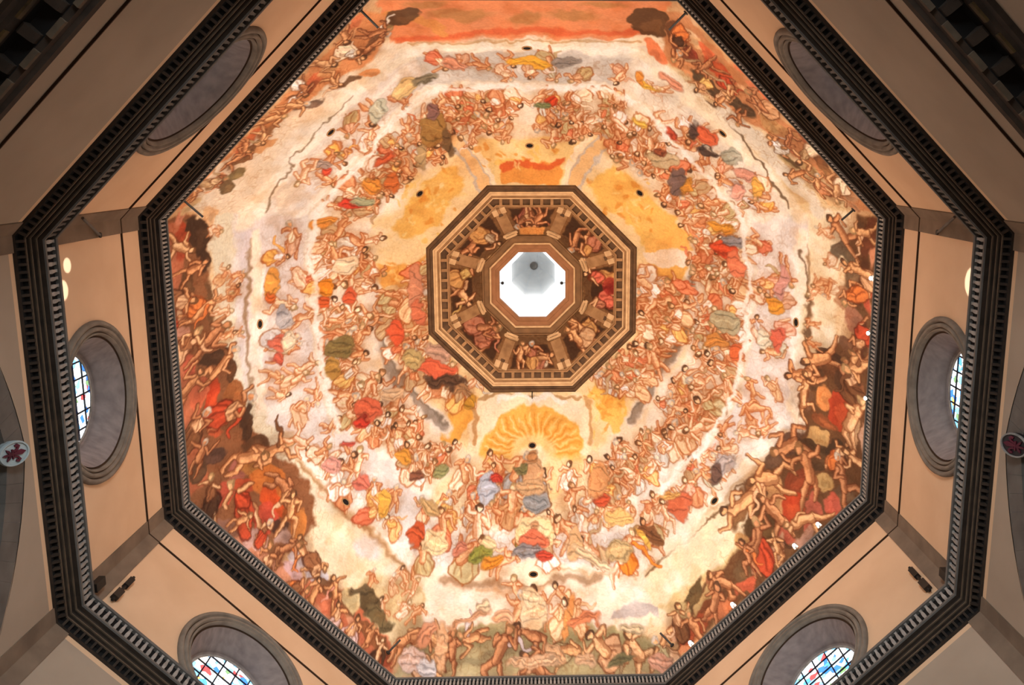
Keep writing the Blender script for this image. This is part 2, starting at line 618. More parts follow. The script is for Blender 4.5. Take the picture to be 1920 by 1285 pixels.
def window(k):
    n, t = axes(k)
    c = n * WA + ZUP * ZC
    inn = -n
    mb = MB()
    prof = [(4.05, -0.02), (4.05, 0.10), (3.99, 0.22), (3.86, 0.25), (3.80, 0.20), (3.77, 0.06), (3.73, 0.06), (3.70, 0.20), (3.60, 0.24), (3.52, 0.20), (3.49, 0.05), (3.45, 0.05), (3.42, 0.15), (3.36, 0.16), (3.30, -0.04)]
    nn = 72
    e1, e2 = t, ZUP

    def ringmesh(prof, name, m, parent=None):
        r = MB()
        for rad, d in prof:
            for j in range(nn):
                a = 2 * PI * j / nn
                r.v.append(tuple(c + inn * d + rad * (math.cos(a) * e1 + math.sin(a) * e2)))
        for q in range(len(prof) - 1):
            for j in range(nn):
                r.f.append((q * nn + j, q * nn + (j + 1) % nn, (q + 1) * nn + (j + 1) % nn, (q + 1) * nn + j))
        return r.build(name, m, parent, True)
    wn = ringmesh(prof, 'window_%d' % (k + 1), M['ring'])
    struct(wn, 'round stained glass window in a deep stone frame, drum wall %s' % WHERE[k], 'window')
    for gr in (3.785, 3.505):
        ringmesh([(gr + .012, 0.075), (gr - .012 - .045, 0.075)], 'groove', M['groove'], wn)  # dark strips paint shade into the hollows of the moulding
    ringmesh([(3.30, -0.04), (3.30, -0.12), (3.22, -0.13), (3.20, -0.08)], 'groove', M['groove'], wn)
    ringmesh([(3.20, -0.08), (3.0, -0.45), (2.78, -0.95), (2.62, -1.35), (2.60, -1.5), (2.42, -1.5)], 'jamb', M['jamb'], wn)
    ringmesh([(2.50, -1.44), (2.42, -1.40), (2.36, -1.46)], 'glazing_ring', M['stone_light'], wn)
    dg = -1.52
    R_ = 2.42
    cell = 0.86
    g = np.arange(-3, 4) * cell
    for i in range(len(g) - 1):
        for j in range(len(g) - 1):
            pts = []
            x0, x1, y0, y1 = g[i], g[i + 1], g[j], g[j + 1]
            N = 3
            per = [(x0 + (x1 - x0) * u / N, y0) for u in range(N)] + [(x1, y0 + (y1 - y0) * u / N) for u in range(N)] + \
                  [(x1 - (x1 - x0) * u / N, y1) for u in range(N)] + [(x0, y1 - (y1 - y0) * u / N) for u in range(N)]
            near = min(math.hypot(max(x0, min(0, x1)), max(y0, min(0, y1))), 9)
            if near > R_ - 0.12:
                continue
            for x, y in per:
                h = math.hypot(x, y)
                if h > R_:
                    x, y = x * R_ / h, y * R_ / h
                pts.append((x, y))
            out = [pts[0]]
            for p in pts[1:]:
                if math.hypot(p[0] - out[-1][0], p[1] - out[-1][1]) > 0.02:
                    out.append(p)
            if len(out) < 3:
                continue
            pm = MB()
            pm.prism(out, c + inn * dg, e1, e2, -inn * 0.02)
            pm.build('pane', M['glass'], wn)
    for q in g[1:-1]:
        h = math.sqrt(max(R_ * R_ - q * q, 0))
        for ax in (0, 1):
            bm_ = MB()
            o = c + inn * (dg + 0.03) + (e1 if ax == 0 else e2) * q
            d1, d2 = (e1, e2) if ax == 0 else (e2, e1)
            bm_.box(o, d1 * 0.035, d2 * h, inn * 0.03)
            bm_.build('glazing_bar', M['lead'], wn)
    return wn


for k in range(8):
    window(k)

# ------------------------------------------------------------------ the painted vault
S_ = 1.25
Q0 = -705.0
NP = int(1410 * S_)
rng = np.random.default_rng(7)


def vnoise(cell, seed, n=NP):
    r = np.random.default_rng(seed)
    m = int(n / cell) + 3
    g = r.random((m, m)).astype(np.float32) * 2 - 1
    x = np.arange(n, dtype=np.float32) / cell
    i = x.astype(int)
    f = x - i
    f = f * f * (3 - 2 * f)
    a = g[:, i] * (1 - f) + g[:, i + 1] * f
    return a[i, :] * (1 - f)[:, None] + a[i + 1, :] * f[:, None]


gx = (np.arange(NP, dtype=np.float32) / S_ + Q0)
GX, GY = np.meshgrid(gx, gx)
WX = GX + 7 * vnoise(34, 1) + 4.0 * vnoise(13, 2) + 1.2 * vnoise(5, 21)
WY = GY + 7 * vnoise(34, 3) + 4.0 * vnoise(13, 4) + 1.2 * vnoise(5, 22)
LX = GX + 2.6 * vnoise(14, 5) + 0.8 * vnoise(5, 31)
LY = GY + 2.6 * vnoise(14, 6) + 0.8 * vnoise(5, 32)
RHO = np.max(np.stack([GX * NK[k][0] + GY * NK[k][1] for k in range(8)]), 0)
CV = np.zeros((NP, NP, 3), np.float32)
FM = np.full((NP, NP), 0.25, np.float32)      # how busy the drawing is


def win(x0, x1, y0, y1):
    a = max(int((x0 - Q0) * S_) - 1, 0), min(int((x1 - Q0) * S_) + 2, NP)
    b = max(int((y0 - Q0) * S_) - 1, 0), min(int((y1 - Q0) * S_) + 2, NP)
    if a[1] <= a[0] or b[1] <= b[0]:
        return None
    return slice(b[0], b[1]), slice(a[0], a[1])


def put(sl, m, col, buf=None):
    buf = CV if buf is None else buf
    if buf.ndim == 3:
        buf[sl] += (np.asarray(col, np.float32) / 255.0 - buf[sl]) * m[..., None]
    else:
        buf[sl] += (col - buf[sl]) * m


def ellc(x, y, rx, ry, ang, col, al=1.0, soft=1.5, rough=True, buf=None):      # chart coordinates
    R_ = max(rx, ry) + (13 if rough else 5) + soft
    sl = win(x - R_, x + R_, y - R_, y + R_)
    if sl is None:
        return
    X = (WX if rough else LX)[sl] - x
    Y = (WY if rough else LY)[sl] - y
    c, s = math.cos(ang), math.sin(ang)
    u = (X * c + Y * s) / rx
    v = (-X * s + Y * c) / ry
    d = (1 - np.sqrt(u * u + v * v)) * min(rx, ry)
    put(sl, np.clip(d / soft + 0.5, 0, 1) * al, col, buf)


def segd(X, Y, p, q):
    vx, vy = q[0] - p[0], q[1] - p[1]
    L = max(vx * vx + vy * vy, 1e-6)
    t = np.clip(((X - p[0]) * vx + (Y - p[1]) * vy) / L, 0, 1)
    return np.hypot(X - p[0] - t * vx, Y - p[1] - t * vy), t


def strc(pts, w, col, al=1.0, soft=1.5, rough=True, taper=False, buf=None):
    P = np.asarray(pts, float)
    w0, w1 = w if isinstance(w, tuple) else ((w, w * .35) if taper else (w, w))
    R_ = w0 / 2 + (13 if rough else 5) + soft
    sl = win(P[:, 0].min() - R_, P[:, 0].max() + R_, P[:, 1].min() - R_, P[:, 1].max() + R_)
    if sl is None:
        return
    X = (WX if rough else LX)[sl]
    Y = (WY if rough else LY)[sl]
    D = None
    n = len(P) - 1
    for i in range(n):
        d, t = segd(X, Y, P[i], P[i + 1])
        d = d - (w0 + (w1 - w0) * (i + t) / n) / 2
        D = d if D is None else np.minimum(D, d)
    put(sl, np.clip(-D / soft + 0.5, 0, 1) * al, col, buf)


def polc(pts, col, al=1.0, soft=2.0, rough=True, buf=None):
    P = np.asarray(pts, float)
    R_ = 14 + soft
    sl = win(P[:, 0].min() - R_, P[:, 0].max() + R_, P[:, 1].min() - R_, P[:, 1].max() + R_)
    if sl is None:
        return
    X = (WX if rough else LX)[sl]
    Y = (WY if rough else LY)[sl]
    ins = np.zeros(X.shape, bool)
    D = np.full(X.shape, 1e9, np.float32)
    n = len(P)
    for i in range(n):
        p, q = P[i], P[(i + 1) % n]
        d, _ = segd(X, Y, p, q)
        D = np.minimum(D, d)
        if p[1] != q[1]:
            ins ^= ((p[1] > Y) != (q[1] > Y)) & (X < (q[0] - p[0]) * (Y - p[1]) / (q[1] - p[1]) + p[0])
    D = np.where(ins, D, -D)
    put(sl, np.clip(D / soft + 0.5, 0, 1) * al, col, buf)


def sm(pts):      # round a poly-line off
    P = [np.asarray(p, float) for p in pts]
    for _ in range(2):
        Q = [P[0]]
        for a, b in zip(P[:-1], P[1:]):
            Q += [a * .75 + b * .25, a * .25 + b * .75]
        P = Q + [P[-1]]
    return P


def E(x, y, rx, ry, col, ang=0, al=1.0, soft=3.0):
    c = chart([(x, y)])[0]
    ellc(c[0], c[1], rx, ry, math.radians(ang), col, al, soft)


def L_(pts, w, col, al=1.0, soft=3.0, taper=False):
    strc(chart(sm(pts)), w, col, al, soft, True, taper)


def PG(pts, col, al=1.0, soft=4.0):
    polc(chart(pts), col, al, soft)


def busy(pts, v):
    polc(chart(pts), v, 1.0, 10.0, True, FM)


SKIN = [(240, 190, 138), (232, 178, 124), (246, 204, 156), (222, 164, 112), (250, 214, 170)]
HEAVEN = [(252, 240, 216), (248, 222, 182), (244, 196, 126), (240, 180, 144), (230, 128, 88), (206, 198, 164), (190, 164, 112), (216, 208, 196), (248, 188, 94), (240, 206, 168), (222, 172, 132), (254, 244, 224)]
HELL = [(222, 168, 116), (232, 178, 126), (120, 76, 44), (84, 54, 34), (196, 76, 42), (224, 126, 62), (150, 96, 58), (236, 186, 136)]
SKYF = [(238, 206, 164), (228, 184, 134), (240, 214, 176), (214, 170, 124), (232, 170, 120)]
BAND = [(250, 226, 184), (240, 196, 142), (232, 138, 92), (202, 178, 124), (246, 196, 112), (196, 160, 112), (254, 242, 218), (218, 208, 186), (244, 200, 152), (250, 220, 176), (226, 152, 100), (252, 234, 206)]


SKIN_H = [(228, 164, 106), (214, 148, 94), (238, 182, 124), (196, 132, 84), (232, 172, 112)]


def person(x, y, h, pal, r, up=None, dark=(112, 62, 30), nude=0.3, al=1.0):
    low = sum(dark) < 235
    OL = (.50, .36, .26) if low else (.74, .50, .33)
    if up is None:
        up = math.atan2(-y, -x) + r.normal(0, 0.5)
    ux, uy = math.cos(up), math.sin(up)
    rx, ry = -uy, ux

    def at(a, b):
        return (x + (rx * a + ux * b) * h, y + (ry * a + uy * b) * h)

    def dk(c, k):
        k = k if isinstance(k, tuple) else (k, k, k)
        return tuple(min(255, v * q) for v, q in zip(c, k))
    f = 1 if r.random() < .5 else -1
    lean = r.normal(0, 0.22)
    S0 = SKIN_H if low else SKIN
    skin = S0[r.integers(len(S0))]
    c1 = pal[r.integers(len(pal))]
    c2 = pal[r.integers(len(pal))]
    is_nude = r.random() < nude
    lit = dk(skin, 1.12)
    shd = dk(skin, tuple(.5 + .5 * v for v in OL))
    o = 1.7

    def limb(pts, w0, w1):
        strc(pts, (w0 + 2 * o, w1 + 2 * o), dk(skin, OL), .8 * al, 1.4, False)
        strc(pts, (w0, w1), shd, al, 1.2, False)
        q = [(a - rx * f * w0 * .16, b - ry * f * w0 * .16) for a, b in pts]
        strc(q, (w0 * .62, w1 * .62), skin, al, 1.3, False)
        q = [(a - rx * f * w0 * .26, b - ry * f * w0 * .26) for a, b in pts[:2]]
        strc(q, (w0 * .25, w1 * .3), lit, .8 * al, 1.2, False)

    def cloth(cx, cy, wd, hg, c, ang):
        n = 9
        P = []
        for q in range(n):
            t_ = 2 * PI * q / n
            k = 1 + r.normal(0, .2)
            a, b = wd * k * math.cos(t_), hg * k * math.sin(t_)
            ca, sa = math.cos(ang), math.sin(ang)
            P.append((cx + (rx * (a * ca - b * sa) + ux * (a * sa + b * ca)) * h, cy + (ry * (a * ca - b * sa) + uy * (a * sa + b * ca)) * h))
        P = sm(P + [P[0]])[:-1][::2]
        polc([((p[0] - cx) * (1 + 2 * o / (wd * h + 4)) + cx, (p[1] - cy) * (1 + 2 * o / (hg * h + 4)) + cy) for p in P], dk(c, OL), .75 * al, 1.6, False)
        polc(P, c, al, 1.6, False)
        for q in range(5):
            a = (q - 2) * wd * .42 + r.normal(0, .02)
            b0, b1 = hg * (.8 - .1 * abs(q - 2)), -hg * (.85 - .1 * abs(q - 2))
            bend = r.normal(0, wd * .35)
            L2 = []
            for aa, bb in ((a * .55, b0), (a + bend, (b0 + b1) / 2), (a * 1.15, b1)):
                ca, sa = math.cos(ang), math.sin(ang)
                u_, v_ = aa * ca - bb * sa, aa * sa + bb * ca
                L2.append((cx + (rx * u_ + ux * v_) * h, cy + (ry * u_ + uy * v_) * h))
            strc(sm(L2)[::3], h * .045, dk(c, tuple(.35 + .65 * v for v in OL)) if q % 2 == 0 else dk(c, 1.15), .75 * al, 1.5, False)
    cx, cy = at(lean * .2, -.02)
    ellc(cx, cy, h * .34, h * .52, up - PI / 2, dark, 0.24 * al, h * .18, False)
    hip = at(0, -.06)
    sh = at(lean, .27)
    spread = .5 + r.random()
    for sg in (-1, 1):
        k1 = at(sg * (.07 + r.random() * .16) * spread, -.27 + r.random() * .16)
        f1 = at(sg * (.03 + r.random() * .26) * spread + r.normal(0, .06), -.54 + r.random() * .2)
        limb([at(sg * .05, -.06), k1, f1], h * .125, h * .05)
    if not is_nude:
        cloth(*at(lean * .4 + r.normal(0, .05), -.17), .20 + .09 * r.random(), .27 + .1 * r.random(), c1, r.normal(0, .35))
    if is_nude or r.random() < .4:
        limb([sh, hip], h * .21, h * .165)
        ellc(*at(lean * .7 + f * .03, .14), h * .03, h * .1, up, shd, .4 * al, 2, False)
    else:
        cloth(*at(lean * .6, .12), .13 + .03 * r.random(), .18, c2, r.normal(0, .3))
    if r.random() < .35:      # a flying scarf
        d_ = r.normal(0, .5)
        q = sm([at(lean + .1 * f, .2), at(lean + .3 * f, .25 + d_ * .2), at(lean + .42 * f, .02 + d_ * .3), at(lean + .62 * f, .1 + d_ * .4)])
        strc(q, (h * .14, h * .05), dk(c1, OL), .7 * al, 1.5, False)
        strc(q, (h * .10, h * .03), c1, al, 1.5, False)
    for sg in (-1, 1):
        e = at(lean + sg * (.19 + r.random() * .12), .10 + r.random() * .24)
        hd = at(lean + sg * (.10 + r.random() * .32), .02 + r.random() * .5)
        limb([at(lean + sg * .10, .29), e, hd], h * .085, h * .045)
    hx, hy = at(lean * 1.3 + r.normal(0, .04), .44)
    hc = [(120, 76, 42), (150, 104, 60), (96, 62, 38), (190, 150, 96), (220, 200, 170)][r.integers(5)]
    ellc(hx, hy, h * .085 + o, h * .075 + o, up, dk(hc, .8), .95 * al, 1.4, False)
    fx, fy = hx - rx * f * h * .015 - ux * h * .015, hy - ry * f * h * .015 - uy * h * .015
    ellc(fx, fy, h * .072, h * .056, up, skin, al, 1.3, False)
    ellc(fx - rx * f * h * .02, fy - ry * f * h * .02, h * .04, h * .028, up, lit, .8 * al, 1.2, False)
    ellc(hx + ux * h * .05, hy + uy * h * .05, h * .035, h * .07, up, hc, .9 * al, 1.3, False)


def inside(p, P):
    x, y = p
    r = False
    for i in range(len(P)):
        a, b = P[i], P[(i + 1) % len(P)]
        if (a[1] > y) != (b[1] > y) and x < (b[0] - a[0]) * (y - a[1]) / (b[1] - a[1]) + a[0]:
            r = not r
    return r


def crowd(pts, n, h, pal, seed, nude=0.25, dark=(120, 68, 34), jit=0.5, al=1.0, bz=0.9, gap=0.42):
    r = np.random.default_rng(seed)
    P = chart(pts)
    if bz:
        polc(P, bz, 1.0, 10.0, True, FM)
    lo, hi = P.min(0), P.max(0)
    got = []
    tries = 0
    while len(got) < n and tries < n * 60:
        tries += 1
        q = lo + r.random(2) * (hi - lo)
        if not inside(q, P):
            continue
        if any((q[0] - g[0]) ** 2 + (q[1] - g[1]) ** 2 < (h * gap) ** 2 for g in got):
            continue
        got.append(q)
    got.sort(key=lambda g: math.hypot(*g))
    for q in got:
        person(q[0], q[1], h * (0.8 + 0.4 * r.random()), pal, r, math.atan2(-q[1], -q[0]) + r.normal(0, jit), dark, nude, al)


# ---- ground colours by ring
def ring_fill(r0, r1, col, soft=14):
    w_ = RHO + 0.6 * (WX - GX) + 0.6 * (WY - GY)
    m = np.clip((w_ - r0) / soft + .5, 0, 1) * np.clip((r1 - w_) / soft + .5, 0, 1)
    CV[...] += (np.asarray(col, np.float32) / 255 - CV) * m[..., None]


CV[...] = np.asarray((214, 166, 112), np.float32) / 255
ring_fill(0, 320, (246, 208, 146))
ring_fill(300, 410, (240, 212, 170))
ring_fill(395, 445, (252, 240, 214))
ring_fill(440, 520, (229, 217, 198))
ring_fill(512, 560, (246, 226, 190))
ring_fill(556, 610, (232, 198, 148))
# ---- skies, clouds and earth
CREAM, WHITE, SKY, TAN = (252, 238, 208), (255, 246, 224), (221, 209, 192), (214, 170, 118)
UMB, DARK, DEEP, RED, SALM, GOLD, OCHRE, OLIVE = (150, 124, 96), (96, 62, 36), (66, 44, 28), (196, 72, 40), (226, 124, 80), (246, 186, 84), (228, 164, 92), (128, 106, 62)
# top: salmon heaven-fire band above the clouds
PG([(700, -25), (1270, -25), (1230, 60), (1150, 78), (985, 72), (810, 82), (735, 85)], (232, 142, 88))
L_([(745, 74), (860, 66), (985, 56), (1120, 62), (1215, 62)], 14, (226, 104, 58), .85, 6)
L_([(770, 40), (900, 26), (1100, 32), (1190, 44)], 16, (236, 152, 98), .7, 8)
for x, y, rx, ry in ((860, 28, 52, 18), (1072, 30, 44, 16), (985, 34, 30, 20), (800, 8, 40, 12), (1130, 10, 40, 10)):
    E(x, y, rx, ry, (188, 128, 72), 0, .85, 8)
L_([(660, 60), (740, 20), (800, 40), (830, 62)], 18, (226, 150, 78), .9, 4)
# grey sky fields between the cloud rolls
PG([(800, 100), (1000, 96), (1200, 104), (1200, 150), (1150, 160), (985, 158), (800, 158), (730, 205), (690, 205), (735, 130)], (206, 194, 174))
PG([(700, 130), (780, 110), (790, 160), (690, 240), (600, 320), (545, 400), (470, 410), (540, 300), (620, 210)], (232, 216, 192), 1, 10)
PG([(1190, 110), (1300, 190), (1400, 300), (1480, 400), (1420, 420), (1330, 300), (1230, 210), (1150, 160)], (232, 214, 184), 1, 10)
PG([(440, 405), (590, 410), (592, 560), (604, 720), (650, 820), (560, 840), (480, 740), (455, 600)], (229, 214, 198), 1, 8)
PG([(1410, 420), (1520, 410), (1525, 520), (1510, 650), (1475, 770), (1420, 830), (1310, 880), (1390, 740), (1400, 560)], (229, 214, 196), 1, 8)
PG([(580, 790), (640, 800), (740, 870), (790, 930), (800, 1000), (700, 930), (560, 850)], (226, 212, 194), 1, 8)
PG([(1210, 900), (1330, 850), (1420, 800), (1440, 860), (1330, 930), (1190, 1010)], (232, 216, 192), 1, 8)
# outer sky strips beyond the clouds
PG([(385, 395), (450, 400), (452, 620), (480, 760), (560, 860), (640, 950), (560, 980), (470, 830), (420, 640)], (226, 212, 176), 1, 8)
PG([(440, 400), (470, 410), (470, 740), (440, 620)], (218, 204, 196), .8, 8)
PG([(1515, 400), (1590, 395), (1575, 520), (1565, 650), (1500, 770), (1500, 640)], (240, 216, 170), 1, 8)
PG([(310, 395), (420, 300), (560, 190), (680, 110), (725, 125), (620, 215), (520, 320), (445, 400)], (234, 208, 170), 1, 8)
PG([(1230, 90), (1330, 170), (1430, 260), (1540, 340), (1600, 395), (1500, 400), (1400, 290), (1290, 180)], (220, 186, 132), 1, 8)
PG([(570, 960), (640, 950), (790, 1080), (800, 1180), (760, 1200), (680, 1150), (600, 1060)], (240, 216, 172), 1, 8)
PG([(690, 1080), (790, 1090), (800, 1190), (745, 1230), (690, 1180), (650, 1110)], (216, 188, 134), 1, 10)
PG([(1200, 1080), (1340, 960), (1410, 920), (1420, 980), (1330, 1080), (1260, 1150), (1210, 1170)], (246, 220, 172), 1, 8)
PG([(1230, 1140), (1330, 1070), (1400, 1010), (1430, 1060), (1290, 1180)], (220, 184, 122), 1, 8)
# bottom sky, far hills, meadow
PG([(790, 1085), (1000, 1078), (1205, 1085), (1225, 1150), (1215, 1180), (985, 1172), (800, 1185)], (250, 222, 186), 1, 6)
PG([(1150, 1142), (1185, 1130), (1230, 1140), (1235, 1162), (1140, 1160)], (190, 172, 156), .9, 4)
PG([(735, 1275), (775, 1200), (860, 1185), (960, 1168), (1080, 1170), (1180, 1184), (1230, 1200), (1262, 1275)], (186, 164, 112), 1, 5)
L_([(790, 1215), (900, 1195), (1010, 1200), (1120, 1190), (1220, 1215)], 18, (152, 140, 92), .7, 8)
L_([(800, 1250), (900, 1235), (1000, 1215)], 14, (140, 122, 84), .7, 6)
# ---- gold light round the gallery
PG([(700, 400), (760, 330), (850, 320), (900, 350), (830, 430), (800, 480), (800, 540), (690, 540), (690, 470)], (250, 214, 152), 1, 8)
PG([(790, 345), (850, 310), (870, 350), (820, 420), (770, 450), (730, 430)], (244, 184, 86), .9, 6)
PG([(690, 500), (770, 505), (800, 480), (800, 530), (700, 545)], (244, 176, 84), .9, 4)
E(716, 375, 42, 30, WHITE, -30, .8, 20)
PG([(1105, 350), (1150, 305), (1200, 345), (1250, 400), (1285, 440), (1200, 460), (1180, 420), (1130, 390)], (244, 188, 92), .95, 6)
PG([(1205, 448), (1300, 432), (1302, 466), (1210, 472)], (246, 184, 92), .95, 3)
PG([(1205, 472), (1300, 468), (1298, 498), (1212, 500)], (246, 218, 180), .95, 3)
PG([(1212, 500), (1290, 498), (1270, 530), (1215, 528)], (244, 178, 82), .95, 3)
PG([(895, 262), (1085, 262), (1062, 345), (925, 345)], (248, 206, 130), .95, 4)
PG([(935, 300), (1062, 300), (1052, 345), (945, 345)], (238, 156, 70), .95, 3)
L_([(945, 312), (985, 305), (1020, 312), (1055, 303)], 16, (222, 98, 46), .9, 3)
for q in ([(852, 262), (885, 300), (905, 345)], [(1128, 262), (1098, 300), (1080, 345)]):
    L_(q, 34, (196, 180, 160), .8, 3)
    L_(q, 22, (240, 190, 124), 1, 3)
for q in ([(880, 255), (915, 300), (925, 345)], [(1100, 255), (1072, 300), (1062, 345)]):
    L_(q, 12, (252, 226, 180), 1, 3)
PG([(845, 762), (880, 735), (905, 745), (880, 800), (845, 830), (822, 820)], (240, 170, 70), .95, 4)
PG([(1100, 740), (1130, 705), (1168, 725), (1172, 775), (1160, 820), (1130, 790)], (246, 190, 88), .95, 4)
for i in range(7):
    a = math.radians(200 + 22 * i)
    L_([(1136, 770), (1136 + 44 * math.cos(a), 762 + 58 * math.sin(a))], 4, (226, 150, 54), .5, 3)
for (gx0, gy0, gw, gh, gn, gs) in ((800, 380, 60, 55, 60, 5), (1185, 385, 70, 50, 60, 6), (745, 515, 50, 18, 20, 7), (985, 290, 80, 24, 30, 8), (1135, 760, 30, 45, 24, 9)):
    rg = np.random.default_rng(gs)
    for _ in range(gn):
        E(gx0 + rg.normal(0, gw * .5), gy0 + rg.normal(0, gh * .5), 3 + 7 * rg.random(), 2 + 3 * rg.random(), ((252, 214, 134), (230, 150, 58), (248, 196, 96))[rg.integers(3)], rg.random() * 180, .7, 2)
# pale painted frame under the gallery with a golden sunburst
PG([(905, 740), (1090, 740), (1110, 800), (1110, 900), (880, 900), (880, 800)], (248, 222, 176), 1, 6)
L_([(905, 748), (960, 740), (1000, 748), (1050, 740), (1090, 748)], 6, (176, 130, 76), .8, 2)
L_([(893, 745), (890, 800), (896, 830)], 8, (190, 138, 80), .8, 3)
L_([(1098, 745), (1108, 800), (1104, 830)], 8, (196, 144, 84), .8, 3)
L_([(935, 752), (985, 742), (1000, 760), (1020, 742), (1060, 752)], 10, (252, 240, 214), .9, 3)
E(1000, 850, 98, 80, (242, 178, 80), 0, 1, 5)
for i in range(30):
    a = math.radians(180 + 180 * i / 29)
    L_([(1000 + 34 * math.cos(a), 850 + 28 * math.sin(a)), (1000 + 88 * math.cos(a), 850 + 72 * math.sin(a))], 3.2, (224, 146, 48) if i % 2 else (252, 214, 130), .75, 2.5)
E(1000, 850, 44, 36, (252, 216, 140), 0, .9, 10)
E(1000, 862, 26, 24, (255, 240, 200), 0, .8, 10)
PG([(870, 860), (1120, 860), (1160, 900), (1190, 960), (1130, 985), (860, 985), (800, 955), (830, 900)], (246, 212, 156), .8, 14)
# ---- cloud rolls
ROLL1 = [(640, 800), (606, 700), (592, 560), (582, 425), (640, 345), (715, 262), (785, 178), (850, 163), (985, 160), (1130, 165), (1185, 186), (1262, 262), (1335, 340), (1400, 425), (1404, 560), (1390, 700), (1330, 830), (1240, 920)]
L_(ROLL1, 26, (236, 214, 176), .9, 8)
L_(ROLL1, 17, WHITE, .95, 6)
ROLL2 = [(458, 412), (560, 290), (640, 195), (728, 120), (780, 92), (985, 80), (1195, 92), (1262, 140), (1345, 215), (1420, 300), (1500, 405)]
L_(ROLL2, 30, (240, 222, 186), .9, 10)
L_([(775, 100), (985, 86), (1195, 98)], 12, (254, 240, 210), .95, 5)
L_([(770, 84), (985, 74), (1200, 82)], 5, (196, 150, 96), .8, 3)
L_([(480, 400), (560, 300), (650, 195), (720, 140)], 16, (250, 236, 208), .95, 6)
L_([(492, 395), (545, 310), (600, 238), (660, 182)], 5, (132, 104, 72), .85, 2.5, True)
L_([(520, 390), (590, 300), (680, 205), (760, 130)], 10, (252, 240, 214), .8, 6)
L_([(1330, 190), (1385, 245), (1430, 310), (1455, 355), (1482, 388)], 5.5, (112, 86, 58), .9, 2.5)
L_([(1355, 205), (1420, 262), (1490, 345), (1540, 395)], 30, (228, 212, 182), .95, 6)
L_([(1225, 130), (1320, 215), (1400, 300)], 20, (248, 228, 188), .9, 8)
# left and right rolls with a shaded hollow behind
for xs in (1, -1):
    cx = 476 if xs > 0 else 1502
    L_([(cx - 10 * xs, 455), (cx - 14 * xs, 540), (cx - 14 * xs, 610), (cx - 4 * xs, 700), (cx + 6 * xs, 760)], 7, (158, 122, 84), .85, 4)
    L_([(cx, 440), (cx + 2 * xs, 520), (cx + 6 * xs, 610), (cx + 8 * xs, 690), (cx + 16 * xs, 770)], 22, (250, 230, 196), .95, 6)
    L_([(cx + 13 * xs, 480), (cx + 16 * xs, 600), (cx + 18 * xs, 720)], 7, WHITE, .95, 4)
    E(cx + 10 * xs, 608, 12, 34, (254, 244, 220), 0, .9, 5)
L_([(1500, 470), (1515, 540), (1515, 640), (1500, 720)], 4, (110, 80, 52), .8, 2)
# lower left roll
L_([(545, 830), (600, 895), (650, 945), (720, 1010), (790, 1078)], 34, (212, 176, 130), .8, 8)
L_([(560, 838), (620, 905), (690, 965), (795, 1072)], 24, WHITE, .95, 6)
L_([(555, 870), (620, 935), (700, 1010), (790, 1088)], 6, (176, 130, 82), .8, 4)
L_([(575, 840), (600, 872), (622, 890)], 8, (186, 142, 70), .7, 5)
# lower right roll
L_([(1190, 1078), (1260, 1010), (1335, 945), (1400, 880), (1470, 820)], 32, (214, 178, 130), .8, 7)
L_([(1195, 1062), (1265, 998), (1340, 938), (1400, 872), (1460, 815)], 22, (252, 236, 204), .95, 5)
L_([(1205, 1082), (1280, 1020), (1350, 962), (1410, 898)], 4, (122, 88, 52), .85, 2)
# bottom roll
L_([(790, 1082), (890, 1078), (985, 1066), (1090, 1074), (1200, 1080)], 26, (250, 228, 190), .95, 6)
L_([(825, 1092), (920, 1096), (1000, 1092), (1060, 1086), (1120, 1082)], 15, (164, 122, 82), .8, 8)
L_([(900, 1110), (960, 1108), (1020, 1102)], 8, (210, 156, 104), .7, 6)
L_([(1030, 1068), (1120, 1072), (1190, 1078)], 6, (206, 158, 106), .7, 5)
E(1000, 1076, 40, 16, (252, 232, 190), 0, 1, 4)
# dark grey undersides of the inner clouds
for q in ([(697, 545), (706, 600), (716, 668), (748, 718), (795, 762), (832, 800)], [(1296, 512), (1290, 580), (1282, 645), (1240, 705), (1196, 762), (1180, 790)]):
    L_(q, 26, (226, 206, 178), .9, 6)
    L_(q, 14, (146, 126, 104), .9, 5)
    L_([(x + (5 if q[0][0] < 900 else -5), y - 4) for x, y in q], 4, (96, 78, 58), .5, 3)
E(692, 575, 14, 46, (234, 220, 200), 8, .8, 10)
# bright near-white heart of the vault's left and lower left
E(640, 560, 16, 40, (250, 232, 200), 0, .6, 10)
E(620, 1000, 46, 26, (252, 234, 188), 40, .9, 14)
E(690, 1025, 26, 16, (224, 216, 208), 40, .8, 8)
E(1270, 1010, 60, 22, (252, 232, 190), -40, .8, 14)

# ---- the dark lower world round the base
PG([(300, 420), (352, 398), (398, 420), (392, 520), (404, 640), (436, 720), (470, 800), (520, 850), (580, 920), (596, 985), (520, 1060), (345, 950)], (142, 90, 54), 1, 6)
PG([(306, 425), (335, 420), (345, 500), (340, 640), (372, 760), (390, 900), (345, 940), (325, 700)], (196, 112, 74), .9, 6)
PG([(1648, 415), (1615, 405), (1590, 460), (1585, 560), (1600, 640), (1540, 650), (1500, 760), (1480, 830), (1400, 900), (1400, 1010), (1330, 1090), (1280, 1150), (1262, 1240), (1630, 930)], (112, 74, 42), 1, 6)
PG([(345, 945), (560, 1080), (740, 1265), (700, 1262), (330, 960)], (204, 134, 98), .9, 6)
PG([(590, 1080), (650, 1110), (735, 1215), (735, 1270), (560, 1110)], (206, 110, 72), .9, 5)
PG([(305, 400), (480, 240), (680, 20), (735, 30), (700, 110), (560, 200), (420, 300), (345, 392)], (222, 146, 88), 1, 6)
PG([(1235, 20), (1290, 30), (1460, 215), (1640, 400), (1600, 392), (1500, 300), (1400, 225), (1300, 150), (1240, 100)], (204, 136, 84), 1, 6)
